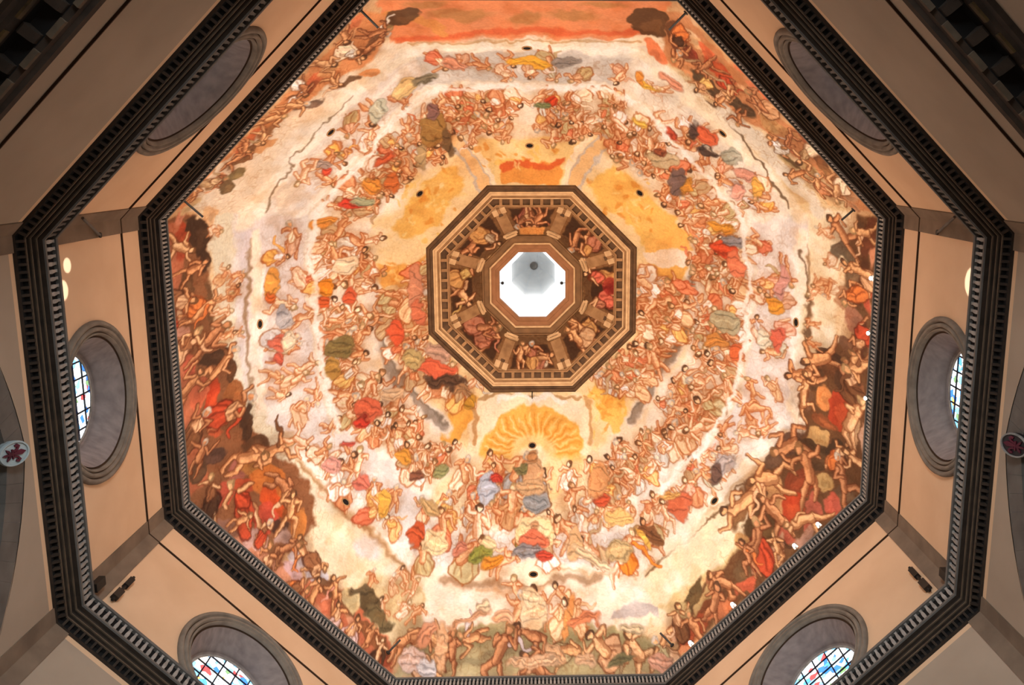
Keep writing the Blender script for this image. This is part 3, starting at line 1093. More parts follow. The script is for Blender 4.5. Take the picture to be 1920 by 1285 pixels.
B = [  # x, y, rx, ry, colour, angle
    (340, 455, 13, 36, (180, 72, 40), 8), (372, 440, 20, 38, DEEP, -14), (386, 490, 9, 26, DEEP, 6), (350, 545, 16, 40, (100, 66, 38), 6), (366, 590, 22, 16, (122, 78, 52), 0),
    (392, 570, 6, 40, (110, 76, 46), 0), (345, 640, 16, 26, (232, 166, 134), 0), (358, 690, 12, 30, (204, 96, 66), 5), (408, 668, 34, 14, DEEP, -6), (430, 690, 10, 26, (84, 54, 32), 0),
    (368, 735, 20, 34, (214, 108, 70), 10), (398, 750, 12, 46, (202, 70, 36), 5), (440, 740, 22, 34, (160, 96, 50), 0), (462, 790, 10, 40, DEEP, 12), (405, 790, 18, 30, (206, 92, 52), 0), (395, 855, 26, 18, (84, 58, 44), 0),
    (372, 880, 18, 22, (92, 66, 44), 0), (478, 835, 30, 18, (94, 62, 38), 20), (450, 880, 26, 20, (190, 112, 92), 0), (478, 868, 30, 20, (204, 138, 66), 10), (420, 925, 22, 14, (206, 88, 60), -20), (460, 915, 20, 12, (214, 90, 52), 0),
    (505, 905, 34, 26, (226, 128, 54), 30), (512, 945, 18, 30, (222, 84, 34), -40), (540, 965, 18, 16, (160, 82, 36), 0), (495, 975, 24, 22, (214, 82, 54), 20), (520, 992, 16, 10, (76, 48, 34), 20), (560, 985, 18, 22, (226, 140, 66), 20),
    (430, 985, 30, 12, (150, 104, 80), 30), (475, 1010, 30, 14, (206, 160, 140), 35), (530, 1010, 24, 10, (190, 150, 130), 20), (560, 1050, 26, 14, (202, 182, 174), 40), (590, 1075, 22, 12, (206, 196, 194), 40), (548, 1070, 26, 9, (212, 168, 158), 40),
    (610, 1100, 26, 12, (122, 82, 50), 30), (640, 1130, 14, 40, (112, 74, 44), -40), (690, 1190, 12, 52, (128, 78, 44), -42), (625, 1140, 26, 9, (216, 120, 80), 40), (660, 1165, 20, 8, (230, 160, 118), 44), (715, 1240, 20, 12, (150, 66, 40), 44),
    (655, 1125, 12, 26, (214, 190, 134), -35),
    (760, 30, 34, 20, (96, 66, 40), -35), (720, 62, 24, 9, (110, 80, 52), -40), (690, 92, 22, 9, (108, 74, 48), -45), (665, 45, 22, 12, (230, 130, 80), -40), (650, 75, 26, 12, (240, 180, 122), -45), (640, 105, 30, 10, (224, 120, 72), -40), (598, 145, 30, 12, (230, 116, 68), -35),
    (620, 130, 22, 16, (232, 168, 104), -30), (585, 165, 20, 9, (150, 76, 42), -35), (560, 175, 18, 6, (110, 66, 40), -20), (582, 197, 26, 8, (112, 86, 66), -2), (655, 155, 20, 6, (112, 80, 52), -35), (690, 135, 18, 12, (232, 156, 92), 0), (540, 200, 30, 10, (232, 158, 100), -40),
    (520, 225, 30, 10, (206, 130, 72), -40), (500, 250, 22, 7, (150, 100, 60), -40), (470, 262, 40, 8, (226, 116, 66), -42), (470, 285, 26, 9, (120, 76, 42), -40), (445, 300, 26, 8, (104, 72, 42), -40), (500, 270, 22, 9, (214, 150, 92), -20), (440, 330, 24, 12, (124, 100, 60), -20), (400, 345, 26, 9, (230, 150, 96), -42),
    (345, 400, 26, 9, (226, 142, 104), -42), (420, 355, 14, 16, (110, 84, 52), 0), (360, 385, 24, 10, (216, 176, 120), -40), (395, 400, 14, 22, (230, 178, 122), 0),
    (1215, 40, 34, 40, (98, 64, 36), 0), (1262, 60, 14, 26, (110, 68, 40), 0), (1232, 95, 12, 30, (236, 134, 84), -40), (1275, 95, 22, 16, (120, 66, 42), 30), (1300, 75, 16, 26, (240, 190, 130), -30), (1330, 98, 26, 12, (232, 118, 72), 45), (1300, 108, 24, 9, (136, 56, 36), 40),
    (1352, 132, 34, 14, (204, 80, 42), 40), (1290, 128, 22, 14, (236, 160, 100), 30), (1320, 150, 26, 12, (84, 66, 44), 30), (1342, 172, 30, 12, (78, 58, 38), 30), (1385, 198, 34, 12, (74, 56, 36), 28), (1375, 165, 24, 9, (150, 96, 56), 20), (1400, 170, 22, 6, (240, 180, 122), 40), (1425, 205, 22, 9, (86, 54, 32), 45),
    (1440, 185, 34, 8, (226, 120, 74), 46), (1400, 145, 34, 7, (234, 132, 84), 46), (1445, 235, 26, 20, (204, 152, 92), 40), (1480, 255, 22, 14, (190, 134, 80), 40), (1470, 290, 30, 10, (176, 150, 98), 45), (1520, 320, 30, 14, (190, 152, 98), 45), (1480, 300, 24, 5, (100, 76, 46), 35), (1510, 255, 16, 30, (150, 84, 48), -40),
    (1540, 300, 14, 30, (120, 74, 40), -40), (1560, 330, 14, 30, (150, 104, 62), -40), (1590, 365, 14, 24, (206, 150, 102), -40), (1600, 390, 16, 8, (196, 140, 96), 10), (1550, 370, 26, 14, (230, 184, 124), 30),
    (1628, 450, 10, 40, (110, 58, 34), 4), (1636, 480, 6, 30, (226, 150, 104), 2), (1612, 430, 9, 22, (96, 66, 42), 14), (1590, 480, 22, 16, (104, 86, 62), -10), (1598, 520, 12, 30, (120, 94, 66), 0), (1572, 470, 9, 22, (110, 90, 66), 20), (1618, 530, 10, 44, (88, 50, 28), 3), (1630, 560, 7, 30, (206, 92, 60), 0),
    (1585, 560, 18, 22, (192, 140, 96), 0), (1600, 600, 18, 24, (170, 112, 80), 0), (1615, 640, 10, 40, (96, 52, 30), 0), (1632, 620, 5, 44, (226, 160, 120), 2), (1592, 650, 22, 14, (124, 84, 56), 0),
    (1553, 668, 26, 20, DEEP, 0), (1560, 690, 30, 16, (110, 68, 38), 0), (1528, 710, 26, 18, (90, 62, 38), -20), (1590, 710, 22, 26, (90, 60, 38), 0), (1545, 745, 20, 26, (240, 154, 84), 10), (1575, 770, 24, 44, (202, 72, 38), 8), (1510, 745, 14, 24, (120, 84, 56), 0), (1610, 760, 10, 50, (170, 106, 66), 4),
    (1600, 800, 14, 44, (232, 184, 128), 0), (1545, 790, 26, 14, (150, 84, 46), 20), (1500, 800, 12, 20, (246, 226, 196), 0), (1620, 830, 9, 30, (226, 178, 140), 0),
    (1535, 820, 20, 18, (216, 170, 104), 0), (1480, 832, 40, 14, (96, 68, 50), -35), (1530, 850, 44, 24, (78, 56, 34), 0), (1455, 862, 26, 12, (104, 76, 54), -40), (1570, 850, 26, 22, (66, 50, 34), 0), (1500, 905, 34, 22, (150, 66, 36), -20), (1545, 905, 22, 16, (220, 178, 106), 0), (1580, 930, 34, 14, (110, 84, 58), -40),
    (1430, 900, 30, 12, (150, 98, 56), -30), (1425, 940, 22, 26, (82, 58, 34), -20), (1480, 955, 24, 32, (212, 72, 36), 10), (1452, 930, 16, 34, (238, 178, 110), -12), (1520, 965, 20, 30, (214, 106, 78), 5), (1560, 945, 20, 14, (214, 100, 72), -20), (1425, 985, 34, 24, (90, 64, 34), -30), (1390, 960, 9, 40, (124, 86, 50), 10),
    (1470, 1005, 22, 14, (210, 100, 70), 0), (1510, 1005, 30, 12, (190, 140, 110), -40), (1460, 1030, 16, 30, (226, 172, 128), 10), (1420, 1050, 18, 20, (222, 156, 112), 0), (1395, 1020, 16, 16, (216, 162, 96), 0), (1390, 1070, 26, 14, (112, 82, 50), -30), (1345, 1090, 20, 16, (150, 96, 60), -30), (1400, 1095, 34, 10, (220, 104, 66), -38),
    (1300, 1120, 12, 38, (92, 70, 40), 20), (1280, 1160, 14, 26, (190, 160, 104), 20), (1320, 1130, 10, 36, (200, 164, 104), 30), (1330, 1150, 14, 40, (128, 68, 36), 38), (1300, 1190, 14, 40, (176, 76, 40), 40), (1350, 1145, 8, 44, (230, 134, 82), 45), (1285, 1215, 8, 24, (236, 150, 96), 45), (1265, 1185, 12, 16, (222, 164, 120), 0),
]
for x, y, rx, ry, c, a in B:
    E(x, y, rx, ry, c, a, .95, 2.5)
    if rx * ry > 200:
        v = 0.72 if sum(c) > 330 else 1.5
        E(x + rx * .15, y + ry * .2, rx * .55, ry * .45, tuple(min(q * v, 250) for q in c), a + 15, .45, 4)
busy([(300, 400), (680, 0), (740, 60), (520, 280), (440, 420), (440, 700), (620, 960), (560, 1120), (330, 960)], .6)
busy([(1240, 20), (1650, 400), (1640, 920), (1270, 1250), (1260, 1150), (1470, 850), (1560, 640), (1570, 420), (1280, 160)], .75)
D = (82, 48, 26)
crowd([(312, 600), (345, 590), (440, 700), (470, 800), (520, 860), (600, 950), (560, 1000), (460, 1000), (350, 920), (330, 720)], 19, 84, HELL, 11, .75, D, .6, bz=.6, gap=.62)
crowd([(318, 430), (400, 430), (395, 600), (330, 610)], 4, 76, HELL, 12, .5, D, .5, bz=.6, gap=.7)
crowd([(1500, 660), (1630, 620), (1620, 900), (1400, 1060), (1400, 930), (1480, 850)], 17, 90, HELL, 13, .75, D, .6, bz=.6, gap=.62)
crowd([(1570, 430), (1640, 430), (1630, 640), (1570, 640)], 5, 72, HELL, 14, .5, D, .5, bz=.6, gap=.7)
crowd([(1260, 1180), (1400, 1020), (1480, 1010), (1290, 1240)], 7, 66, HELL, 15, .6, D, .6, bz=.6, gap=.65)
crowd([(400, 960), (560, 1000), (640, 1100), (730, 1240), (690, 1230), (560, 1120)], 13, 52, HELL + [(214, 180, 166), (232, 160, 130)], 16, .6, D, .7, bz=.6, gap=.65)
crowd([(330, 400), (480, 250), (660, 50), (720, 60), (690, 110), (560, 200), (430, 320)], 19, 58, BAND, 17, .5, (120, 66, 32), .9, bz=.85, gap=.6)
crowd([(1250, 40), (1450, 220), (1600, 380), (1540, 370), (1400, 230), (1270, 130)], 14, 62, HELL + BAND, 18, .5, (96, 56, 30), .9, bz=.8, gap=.62)
crowd([(400, 420), (450, 430), (450, 640), (400, 650)], 9, 34, SKYF, 19, .7, (196, 150, 100), .6, .8, .3)
crowd([(1535, 430), (1570, 430), (1560, 640), (1520, 650)], 7, 34, SKYF + [(238, 176, 110)], 20, .7, (200, 150, 100), .6, .8, .3)

# ---- angels and figures in the sky ring
S = (168, 112, 66)
crowd([(495, 440), (575, 440), (582, 700), (510, 700)], 8, 62, HEAVEN, 21, .3, S, .6, .95, .55, .62)
crowd([(500, 700), (600, 720), (640, 800), (560, 840)], 7, 54, SKYF, 22, .5, S, .7, .95, .4, .65)
crowd([(1415, 440), (1478, 440), (1478, 690), (1415, 690)], 8, 60, HEAVEN, 23, .3, S, .6, .95, .55, .62)
crowd([(1320, 820), (1400, 740), (1470, 720), (1470, 790), (1380, 860)], 8, 46, SKYF, 24, .6, S, .8, .95, .4, .65)
crowd([(820, 108), (1160, 108), (1170, 146), (820, 146)], 10, 50, HEAVEN + SKYF, 25, .4, S, .5, .95, .6, .6)
crowd([(560, 330), (660, 230), (740, 160), (760, 190), (690, 270), (600, 350)], 9, 54, HEAVEN, 26, .4, S, .7, .95, .6, .62)
crowd([(1200, 150), (1250, 160), (1390, 310), (1470, 400), (1420, 410), (1300, 290), (1210, 210)], 11, 56, HEAVEN, 27, .4, S, .7, .95, .6, .62)
crowd([(580, 830), (640, 830), (760, 950), (740, 1010), (600, 890)], 9, 60, HEAVEN + BAND, 28, .3, S, .6, .98, .7, .6)
crowd([(1200, 960), (1330, 850), (1380, 850), (1330, 900), (1230, 1000)], 11, 52, HEAVEN + BAND, 29, .3, S, .6, .98, .7, .6)

# ---- crowded band on the inner clouds
U = (140, 84, 42)
PG([(600, 420), (700, 420), (712, 700), (800, 800), (760, 830), (640, 740), (604, 600)], (236, 216, 186), .7, 12)
PG([(1300, 430), (1396, 430), (1390, 700), (1240, 860), (1200, 800), (1290, 660)], (236, 216, 186), .7, 12)
for a in (
    ([(596, 435), (690, 435), (692, 540), (600, 545)], 15, 56, 31), ([(604, 575), (688, 580), (680, 690), (632, 715)], 15, 56, 61),
    ([(635, 720), (700, 700), (762, 770), (735, 830), (650, 785)], 17, 54, 32), ([(742, 815), (800, 810), (840, 850), (830, 890), (770, 890)], 13, 52, 33),
    ([(1308, 440), (1396, 440), (1392, 545), (1312, 540)], 17, 56, 34), ([(1310, 575), (1390, 580), (1372, 700), (1310, 690)], 17, 56, 62),
    ([(1240, 745), (1310, 700), (1372, 730), (1330, 800), (1250, 840)], 18, 54, 35), ([(1150, 830), (1230, 805), (1245, 850), (1200, 910), (1140, 910)], 15, 52, 36),
    ([(805, 185), (960, 180), (960, 250), (890, 258), (815, 245)], 20, 50, 37), ([(1010, 180), (1165, 185), (1150, 250), (1020, 256)], 20, 50, 63),
    ([(610, 395), (690, 300), (760, 330), (700, 400)], 13, 50, 38), ([(700, 285), (785, 200), (845, 250), (830, 300), (760, 320)], 14, 52, 64),
    ([(1150, 210), (1210, 240), (1270, 310), (1220, 340), (1140, 280)], 15, 50, 39), ([(1270, 320), (1330, 350), (1392, 425), (1310, 425), (1250, 380)], 14, 50, 65),
    ([(722, 545), (770, 540), (776, 660), (800, 700), (840, 740), (800, 745), (730, 665)], 20, 54, 40), ([(765, 500), (806, 490), (806, 620), (780, 620)], 7, 62, 66),
    ([(820, 670), (890, 735), (880, 760), (830, 740)], 7, 50, 67),
    ([(1225, 520), (1282, 530), (1272, 640), (1240, 650)], 13, 54, 41), ([(1195, 510), (1225, 520), (1225, 620), (1192, 630)], 7, 60, 68), ([(1190, 650), (1250, 660), (1190, 750), (1110, 720)], 14, 52, 69)):
    crowd(a[0], a[1], a[2], BAND, a[3], .28, U, .5, bz=.55, gap=.36)
# round the sunburst and the throne clouds below it
crowd([(850, 890), (940, 870), (960, 960), (840, 960)], 11, 58, HEAVEN + BAND, 43, .2, U, .4, bz=.7, gap=.55)
crowd([(1050, 870), (1150, 880), (1180, 960), (1060, 970)], 13, 58, BAND, 44, .3, U, .4, bz=.8, gap=.55)
crowd([(960, 880), (1040, 880), (1040, 960), (960, 960)], 3, 76, [(204, 150, 96), (160, 152, 140)], 45, .0, U, .1, bz=.6, gap=.7)
crowd([(770, 960), (900, 960), (1190, 965), (1180, 990), (800, 990)], 14, 46, SKYF + BAND, 46, .4, U, .6, bz=.6, gap=.7)
crowd([(770, 1000), (1230, 1000), (1220, 1055), (790, 1060)], 15, 74, BAND + [(140, 140, 60), (232, 140, 50), (206, 84, 56)], 47, .3, U, .3, bz=.8, gap=.75)
# figures on the meadow and standing in the pale sky
crowd([(960, 1110), (1080, 1110), (1090, 1170), (960, 1170)], 6, 74, [(240, 204, 150), (226, 160, 100), (236, 186, 130)], 48, .6, U, .2, bz=.7, gap=.5)
crowd([(750, 1190), (1245, 1190), (1250, 1262), (745, 1262)], 13, 84, [(214, 160, 112), (190, 170, 120), (226, 180, 134), (160, 130, 90), (206, 184, 170)], 49, .8, (92, 64, 38), .9, bz=.8, gap=.6)
crowd([(690, 1080), (790, 1090), (800, 1170), (700, 1150)], 7, 44, SKYF, 50, .6, U, .6, .9, .5, .6)

# ---- larger single patches of robe and drapery
R2 = [
    (990, 118, 42, 13, (242, 172, 54), 4), (1062, 116, 26, 12, (152, 138, 122), 10), (850, 118, 24, 10, (228, 150, 110), 20), (1035, 190, 10, 12, (216, 70, 36), -40), (1018, 196, 14, 8, (126, 130, 78), 0),
    (813, 240, 26, 38, (166, 122, 62), 14), (815, 205, 12, 16, (150, 106, 92), 0), (840, 265, 8, 30, (120, 90, 56), 0),
    (1322, 256, 28, 18, (228, 104, 62), 35), (1300, 246, 8, 20, (88, 66, 54), 10), (1330, 285, 22, 5, (84, 64, 52), 0), (1215, 160, 20, 9, (238, 178, 66), 20), (1200, 145, 10, 14, (240, 150, 60), 0), (1372, 292, 18, 20, (172, 166, 136), 0), (1398, 330, 26, 13, (220, 150, 120), 20), (1260, 155, 26, 10, (230, 150, 110), 30),
    (1272, 345, 20, 28, (122, 96, 84), -10), (1290, 350, 7, 24, (214, 142, 54), 20), (1240, 300, 28, 18, (206, 176, 126), 0), (1235, 285, 14, 8, (150, 80, 50), 0), (1195, 232, 18, 8, (246, 190, 80), 30), (1260, 250, 20, 5, (206, 80, 50), 35), (1420, 355, 14, 22, (240, 178, 80), 0), (1380, 360, 14, 18, (232, 160, 130), 0),
    (1362, 472, 28, 14, (228, 84, 46), 8), (1380, 500, 14, 24, (240, 130, 86), 0), (1375, 455, 22, 10, (150, 140, 134), 0), (1350, 425, 28, 10, (240, 160, 60), 10), (1360, 600, 26, 22, (190, 176, 134), 0), (1340, 640, 24, 16, (214, 140, 66), 0), (1380, 660, 14, 20, (230, 110, 60), 0),
    (1452, 572, 18, 14, (242, 160, 56), 0), (1460, 640, 12, 26, (226, 108, 78), 10), (1467, 530, 11, 32, (214, 150, 130), 4), (1432, 640, 14, 16, (240, 226, 190), 0),
    (1275, 950, 22, 22, (222, 112, 70), 0), (1255, 930, 14, 10, (232, 170, 90), 0), (1355, 870, 26, 14, (196, 176, 160), -40), (1340, 890, 12, 20, (110, 80, 64), 10),
    (1225, 1003, 26, 14, (132, 82, 46), 15), (1208, 1012, 8, 20, (246, 186, 80), -30), (1160, 1035, 22, 14, (214, 180, 120), 0), (1075, 1020, 16, 26, (228, 178, 120), 0), (1110, 1045, 50, 9, (234, 196, 144), 24),
    (995, 1010, 26, 20, (222, 110, 66), 0), (1002, 998, 36, 30, (250, 214, 150), 0), (1000, 1014, 24, 18, (220, 112, 74), 0), (990, 1035, 26, 12, (146, 136, 128), -8), (1018, 1046, 16, 11, (206, 74, 48), 0), (1000, 985, 8, 9, (206, 146, 96), 0),
    (918, 1015, 14, 14, (240, 200, 140), 0), (902, 1038, 24, 9, (146, 142, 58), -25), (925, 1048, 24, 10, (230, 142, 44), -15), (778, 1005, 16, 18, (208, 88, 44), 30), (815, 1015, 24, 20, (250, 216, 156), 20), (862, 1030, 16, 12, (214, 130, 96), 0),
    (915, 915, 20, 26, (190, 190, 190), 10), (930, 900, 9, 7, (206, 66, 44), 0), (1002, 942, 24, 14, (152, 148, 138), 0), (1000, 893, 20, 28, (206, 152, 100), 0), (995, 912, 30, 14, (216, 166, 112), 0), (1000, 860, 9, 11, (190, 128, 76), 0), (975, 878, 12, 9, (122, 112, 66), 0), (1132, 938, 16, 12, (206, 84, 48), 0), (1120, 900, 18, 30, (228, 158, 96), 0),
    (1165, 970, 30, 16, (244, 190, 112), -10), (805, 955, 26, 12, (202, 160, 100), 35),
    (512, 530, 14, 28, (242, 164, 72), 0), (512, 555, 10, 12, (222, 110, 50), 0), (532, 595, 18, 22, (178, 170, 164), -20), (520, 645, 16, 18, (218, 112, 82), 0), (520, 676, 14, 12, (206, 96, 70), 0), (540, 640, 12, 14, (240, 214, 170), 0),
    (605, 420, 26, 10, (240, 150, 60), -10), (608, 540, 14, 12, (236, 140, 40), 0), (604, 565, 10, 12, (222, 96, 44), 0), (650, 500, 22, 20, (250, 224, 180), 0), (655, 555, 12, 18, (220, 96, 56), 0), (640, 650, 28, 20, (140, 118, 66), 0), (625, 690, 16, 20, (190, 140, 66), 0),
    (690, 770, 26, 20, (222, 104, 66), 20), (676, 790, 12, 9, (200, 60, 40), 0), (735, 740, 20, 16, (226, 180, 130), 0), (740, 625, 18, 24, (228, 96, 56), 0), (780, 540, 16, 40, (214, 140, 100), 6), (786, 590, 12, 26, (222, 120, 80), -10),
    (815, 690, 46, 15, (230, 104, 66), 14), (838, 716, 42, 9, (92, 64, 44), 12), (870, 735, 16, 9, (176, 126, 80), 20), (885, 755, 10, 14, (206, 146, 50), 20), (820, 660, 26, 14, (214, 164, 130), 20), (770, 680, 22, 18, (206, 176, 110), 0),
    (655, 830, 9, 6, (214, 90, 70), 0), (680, 905, 14, 14, (222, 118, 90), 30), (620, 870, 20, 14, (232, 160, 136), 30), (720, 945, 12, 22, (240, 176, 70), 0), (755, 855, 18, 12, (240, 160, 60), 20), (780, 890, 14, 8, (140, 84, 56), 0), (822, 880, 14, 14, (150, 146, 90), 0),
    (660, 385, 24, 9, (222, 70, 46), 12), (700, 350, 20, 12, (236, 150, 60), 30), (720, 300, 22, 8, (226, 104, 60), -30), (735, 345, 10, 20, (214, 110, 50), 0), (680, 380, 20, 8, (176, 176, 130), 0), (608, 310, 12, 10, (176, 150, 130), 0), (612, 325, 8, 8, (226, 80, 52), 0), (790, 290, 10, 26, (190, 160, 110), 0),
    (760, 165, 20, 18, (240, 200, 130), -20), (790, 150, 22, 8, (140, 124, 92), -20), (710, 205, 16, 24, (206, 204, 172), 30), (1240, 1240, 24, 16, (222, 160, 124), 0), (770, 1240, 26, 20, (214, 176, 150), 0), (800, 1252, 22, 14, (214, 202, 190), 0),
    (830, 1210, 12, 36, (228, 172, 120), 0), (880, 1160, 40, 5, (226, 160, 110), -14), (905, 1142, 12, 7, (240, 200, 150), -20), (800, 1190, 26, 12, (214, 140, 96), -45), (1000, 1242, 60, 11, (226, 176, 128), -6), (1045, 1225, 22, 9, (214, 160, 110), 30), (1100, 1235, 20, 12, (228, 178, 130), 0), (1065, 1160, 9, 34, (230, 150, 80), 12), (1095, 1165, 30, 9, (226, 130, 80), -8), (940, 1160, 20, 12, (232, 170, 120), 0), (1180, 1180, 26, 7, (206, 176, 130), 10), (1165, 1240, 30, 6, (120, 110, 70), -10),
    (1000, 1148, 26, 30, (240, 204, 154), 0), (995, 1120, 14, 20, (244, 210, 160), 0),
    (690, 1130, 16, 26, (96, 76, 46), -30), (672, 1108, 22, 8, (104, 84, 54), 10), (710, 1160, 10, 30, (120, 98, 60), -40), (725, 1180, 14, 6, (110, 90, 56), 0),
]
r3 = np.random.default_rng(77)
for x, y, rx, ry, c, a in R2:
    E(x, y, rx + 1.5, ry + 1.5, tuple(q * .55 for q in c), a, .55, 2.5)
    E(x, y, rx, ry, c, a, .9, 2.5)
    th_ = math.radians(a)
    for q in range(3):      # folds
        o = (q - 1) * ry * .55 + r3.normal(0, 1)
        du, dv = math.cos(th_), math.sin(th_)
        p = [(x - du * rx * .7 - dv * o, y - dv * rx * .7 + du * o), (x - dv * (o + r3.normal(0, 3)), y + du * (o + r3.normal(0, 3))), (x + du * rx * .75 - dv * o * .5, y + dv * rx * .75 + du * o * .5)]
        L_(p, 2.6, tuple(min(v * (.62 if q != 1 else 1.18), 255) for v in c), .7, 1.6)
# redraw the cloud edges that run in front of the figures
L_(ROLL1, 9, WHITE, .8, 4)
# ---- niches of the gallery: seated figures before dark hollows
NB = on = None
for k in range(8):
    th = math.radians(45 * k)
    def nq(rad, tan):
        return (math.cos(th) * rad - math.sin(th) * tan, math.sin(th) * rad + math.cos(th) * tan)
    polc([nq(160, -66), nq(160, 66), nq(94, 39), nq(94, -39)], (134, 92, 52), 1, 2, False)
    polc([nq(152, -44), nq(152, 44), nq(112, 30), nq(112, -30)], (72, 46, 26), 1, 3, False)
    polc([nq(110, -29), nq(110, 29), nq(97, 25), nq(97, -25)], (110, 76, 44), 1, 3, False)
NP_ = [(206, 150, 84), (190, 120, 84), (220, 190, 150), (190, 140, 90), (150, 120, 84), (232, 178, 120)]
NC = [[(200, 84, 60), (220, 110, 80)], [(222, 176, 120), (206, 160, 110)], [(214, 120, 80), (226, 200, 160)], [(226, 158, 60), (214, 150, 84)], [(206, 168, 96), (190, 150, 100)], [(196, 170, 130), (170, 130, 90)], [(190, 110, 80), (220, 180, 130)], [(230, 160, 60), (216, 140, 96)]]
for k in range(8):
    r = np.random.default_rng(200 + k)
    th = math.radians(45 * k)
    m = 4 if k in (2, 6) else 2
    hh = 50 if k in (2, 6) else 62
    for j in range(m):
        tan = (j - (m - 1) / 2) * (50 / m) + r.normal(0, 3)
        rad = 132 + r.normal(0, 3)
        person(math.cos(th) * rad - math.sin(th) * tan, math.sin(th) * rad + math.cos(th) * tan, hh, NC[k] + NP_[:2], r, th + PI + r.normal(0, .5), (60, 36, 18), .35)
    polc([(math.cos(th) * a - math.sin(th) * b, math.sin(th) * a + math.cos(th) * b) for a, b in ((160, -66), (160, 66), (94, 39), (94, -39))], .7, 1, 3, False, FM)
# deep painted red in the right-hand niche, orange panel in the top one
ellc(146, -6, 14, 16, 0, (150, 40, 30), .8, 3, False)
polc([(-26, -112), (26, -112), (22, -98), (-22, -98)], (226, 150, 76), 1, 3, False)
E_ = None

# broad soft swirls in the clouds and skies
sw = vnoise(52, 61) + 0.6 * vnoise(24, 62) + 0.35 * vnoise(11, 63)
calm = np.clip(1.15 - FM * 1.2, 0, 1)
calm *= np.clip((RHO - 205) / 60, 0, 1)
m_ = np.clip((-sw - 0.25) * 1.6, 0, 1) * calm * 0.40
CV += (CV * np.asarray((0.86, 0.72, 0.55), np.float32) - CV) * m_[..., None]
m_ = np.clip((sw - 0.2) * 1.6, 0, 1) * calm * 0.65
CV += (np.asarray((1.0, 0.965, 0.88), np.float32) - CV) * m_[..., None] * np.clip(CV[..., 2:3] * 2 - 0.6, 0, 1)
# grain, drawn lines and washes over everything
n1 = vnoise(17, 41) + 0.55 * vnoise(8, 42)
n2 = vnoise(23, 43) + 0.6 * vnoise(10, 44)
ln = np.exp(-(n1 / 0.085) ** 2) * 0.8 + np.exp(-(n2 / 0.07) ** 2) * 0.7
ln = np.clip(ln, 0, 1) * np.clip(FM, 0, 1)
lcol = CV * np.asarray((0.74, 0.56, 0.40), np.float32)
CV += (lcol - CV) * (ln * 0.6)[..., None]
hl = np.exp(-((n1 - 0.22) / 0.10) ** 2) * np.clip(FM, 0, 1) * 0.35
CV += (np.minimum(CV * 1.18 + 0.03, 1.0) - CV) * hl[..., None]
CV *= (1 + 0.05 * vnoise(60, 51) + 0.04 * vnoise(22, 52))[..., None]
np.clip(CV, 0, 1, out=CV)

PAINT_TINT = np.array([0.74, 0.81, 0.98])


def paint_at(X):
    q = (X[:, :2] * 1730.0 / X[:, 2:3] - Q0) * S_
    q = np.clip(q, 0, NP - 2.001)
    i = q.astype(int)
    f = (q - i)[:, :, None]
    a = CV[i[:, 1], i[:, 0]] * (1 - f[:, 0]) + CV[i[:, 1], i[:, 0] + 1] * f[:, 0]
    b = CV[i[:, 1] + 1, i[:, 0]] * (1 - f[:, 0]) + CV[i[:, 1] + 1, i[:, 0] + 1] * f[:, 0]
    c = a * (1 - f[:, 1]) + b * f[:, 1]
    c = lin(c * 255.0)
    return np.clip(c * PAINT_TINT, 0, 0.93)


def painted_grid(name, k, zs, As, nl, parent):
    n, t = axes(k)
    nz = len(zs)
    u = np.linspace(-1, 1, nl + 1)
    A, U = np.meshgrid(np.asarray(As), u, indexing='ij')
    Z = np.repeat(np.asarray(zs)[:, None], nl + 1, 1)
    X = (n[None, None] * A[..., None] + t[None, None] * (A * T8 * U)[..., None] + ZUP[None, None] * Z[..., None]).reshape(-1, 3)
    idx = np.arange(nz * (nl + 1)).reshape(nz, nl + 1)
    q = np.stack([idx[:-1, :-1], idx[1:, :-1], idx[1:, 1:], idx[:-1, 1:]], -1).reshape(-1, 4)
    me = bpy.data.meshes.new(name)
    me.vertices.add(len(X))
    me.vertices.foreach_set('co', X.astype(np.float32).ravel())
    me.loops.add(q.size)
    me.loops.foreach_set('vertex_index', q.ravel().astype(np.int32))
    me.polygons.add(len(q))
    me.polygons.foreach_set('loop_start', np.arange(0, q.size, 4, dtype=np.int32))
    me.polygons.foreach_set('use_smooth', np.ones(len(q), bool))
    me.update(calc_edges=True)
    at = me.color_attributes.new('paint', 'FLOAT_COLOR', 'POINT')
    c = np.ones((len(X), 4), np.float32)
    c[:, :3] = paint_at(X)
    at.data.foreach_set('color', c.ravel())
    me.materials.append(M['fresco'])
    return link(name, me, parent)


ceil = struct(link('ceiling', None), 'painted octagonal dome vault crowded with fresco figures and clouds', 'ceiling')
# rows placed at even steps of the plan chart
zz = np.linspace(52.2, 82.9, 3000)
rr = vault_a(zz) / zz * 1730
want = np.linspace(rr[0], rr[-1], 300)
zs = np.interp(-want, -rr, zz)
for k in range(8):
    painted_grid('fresco_panel', k, zs, vault_a(zs), 280, ceil)

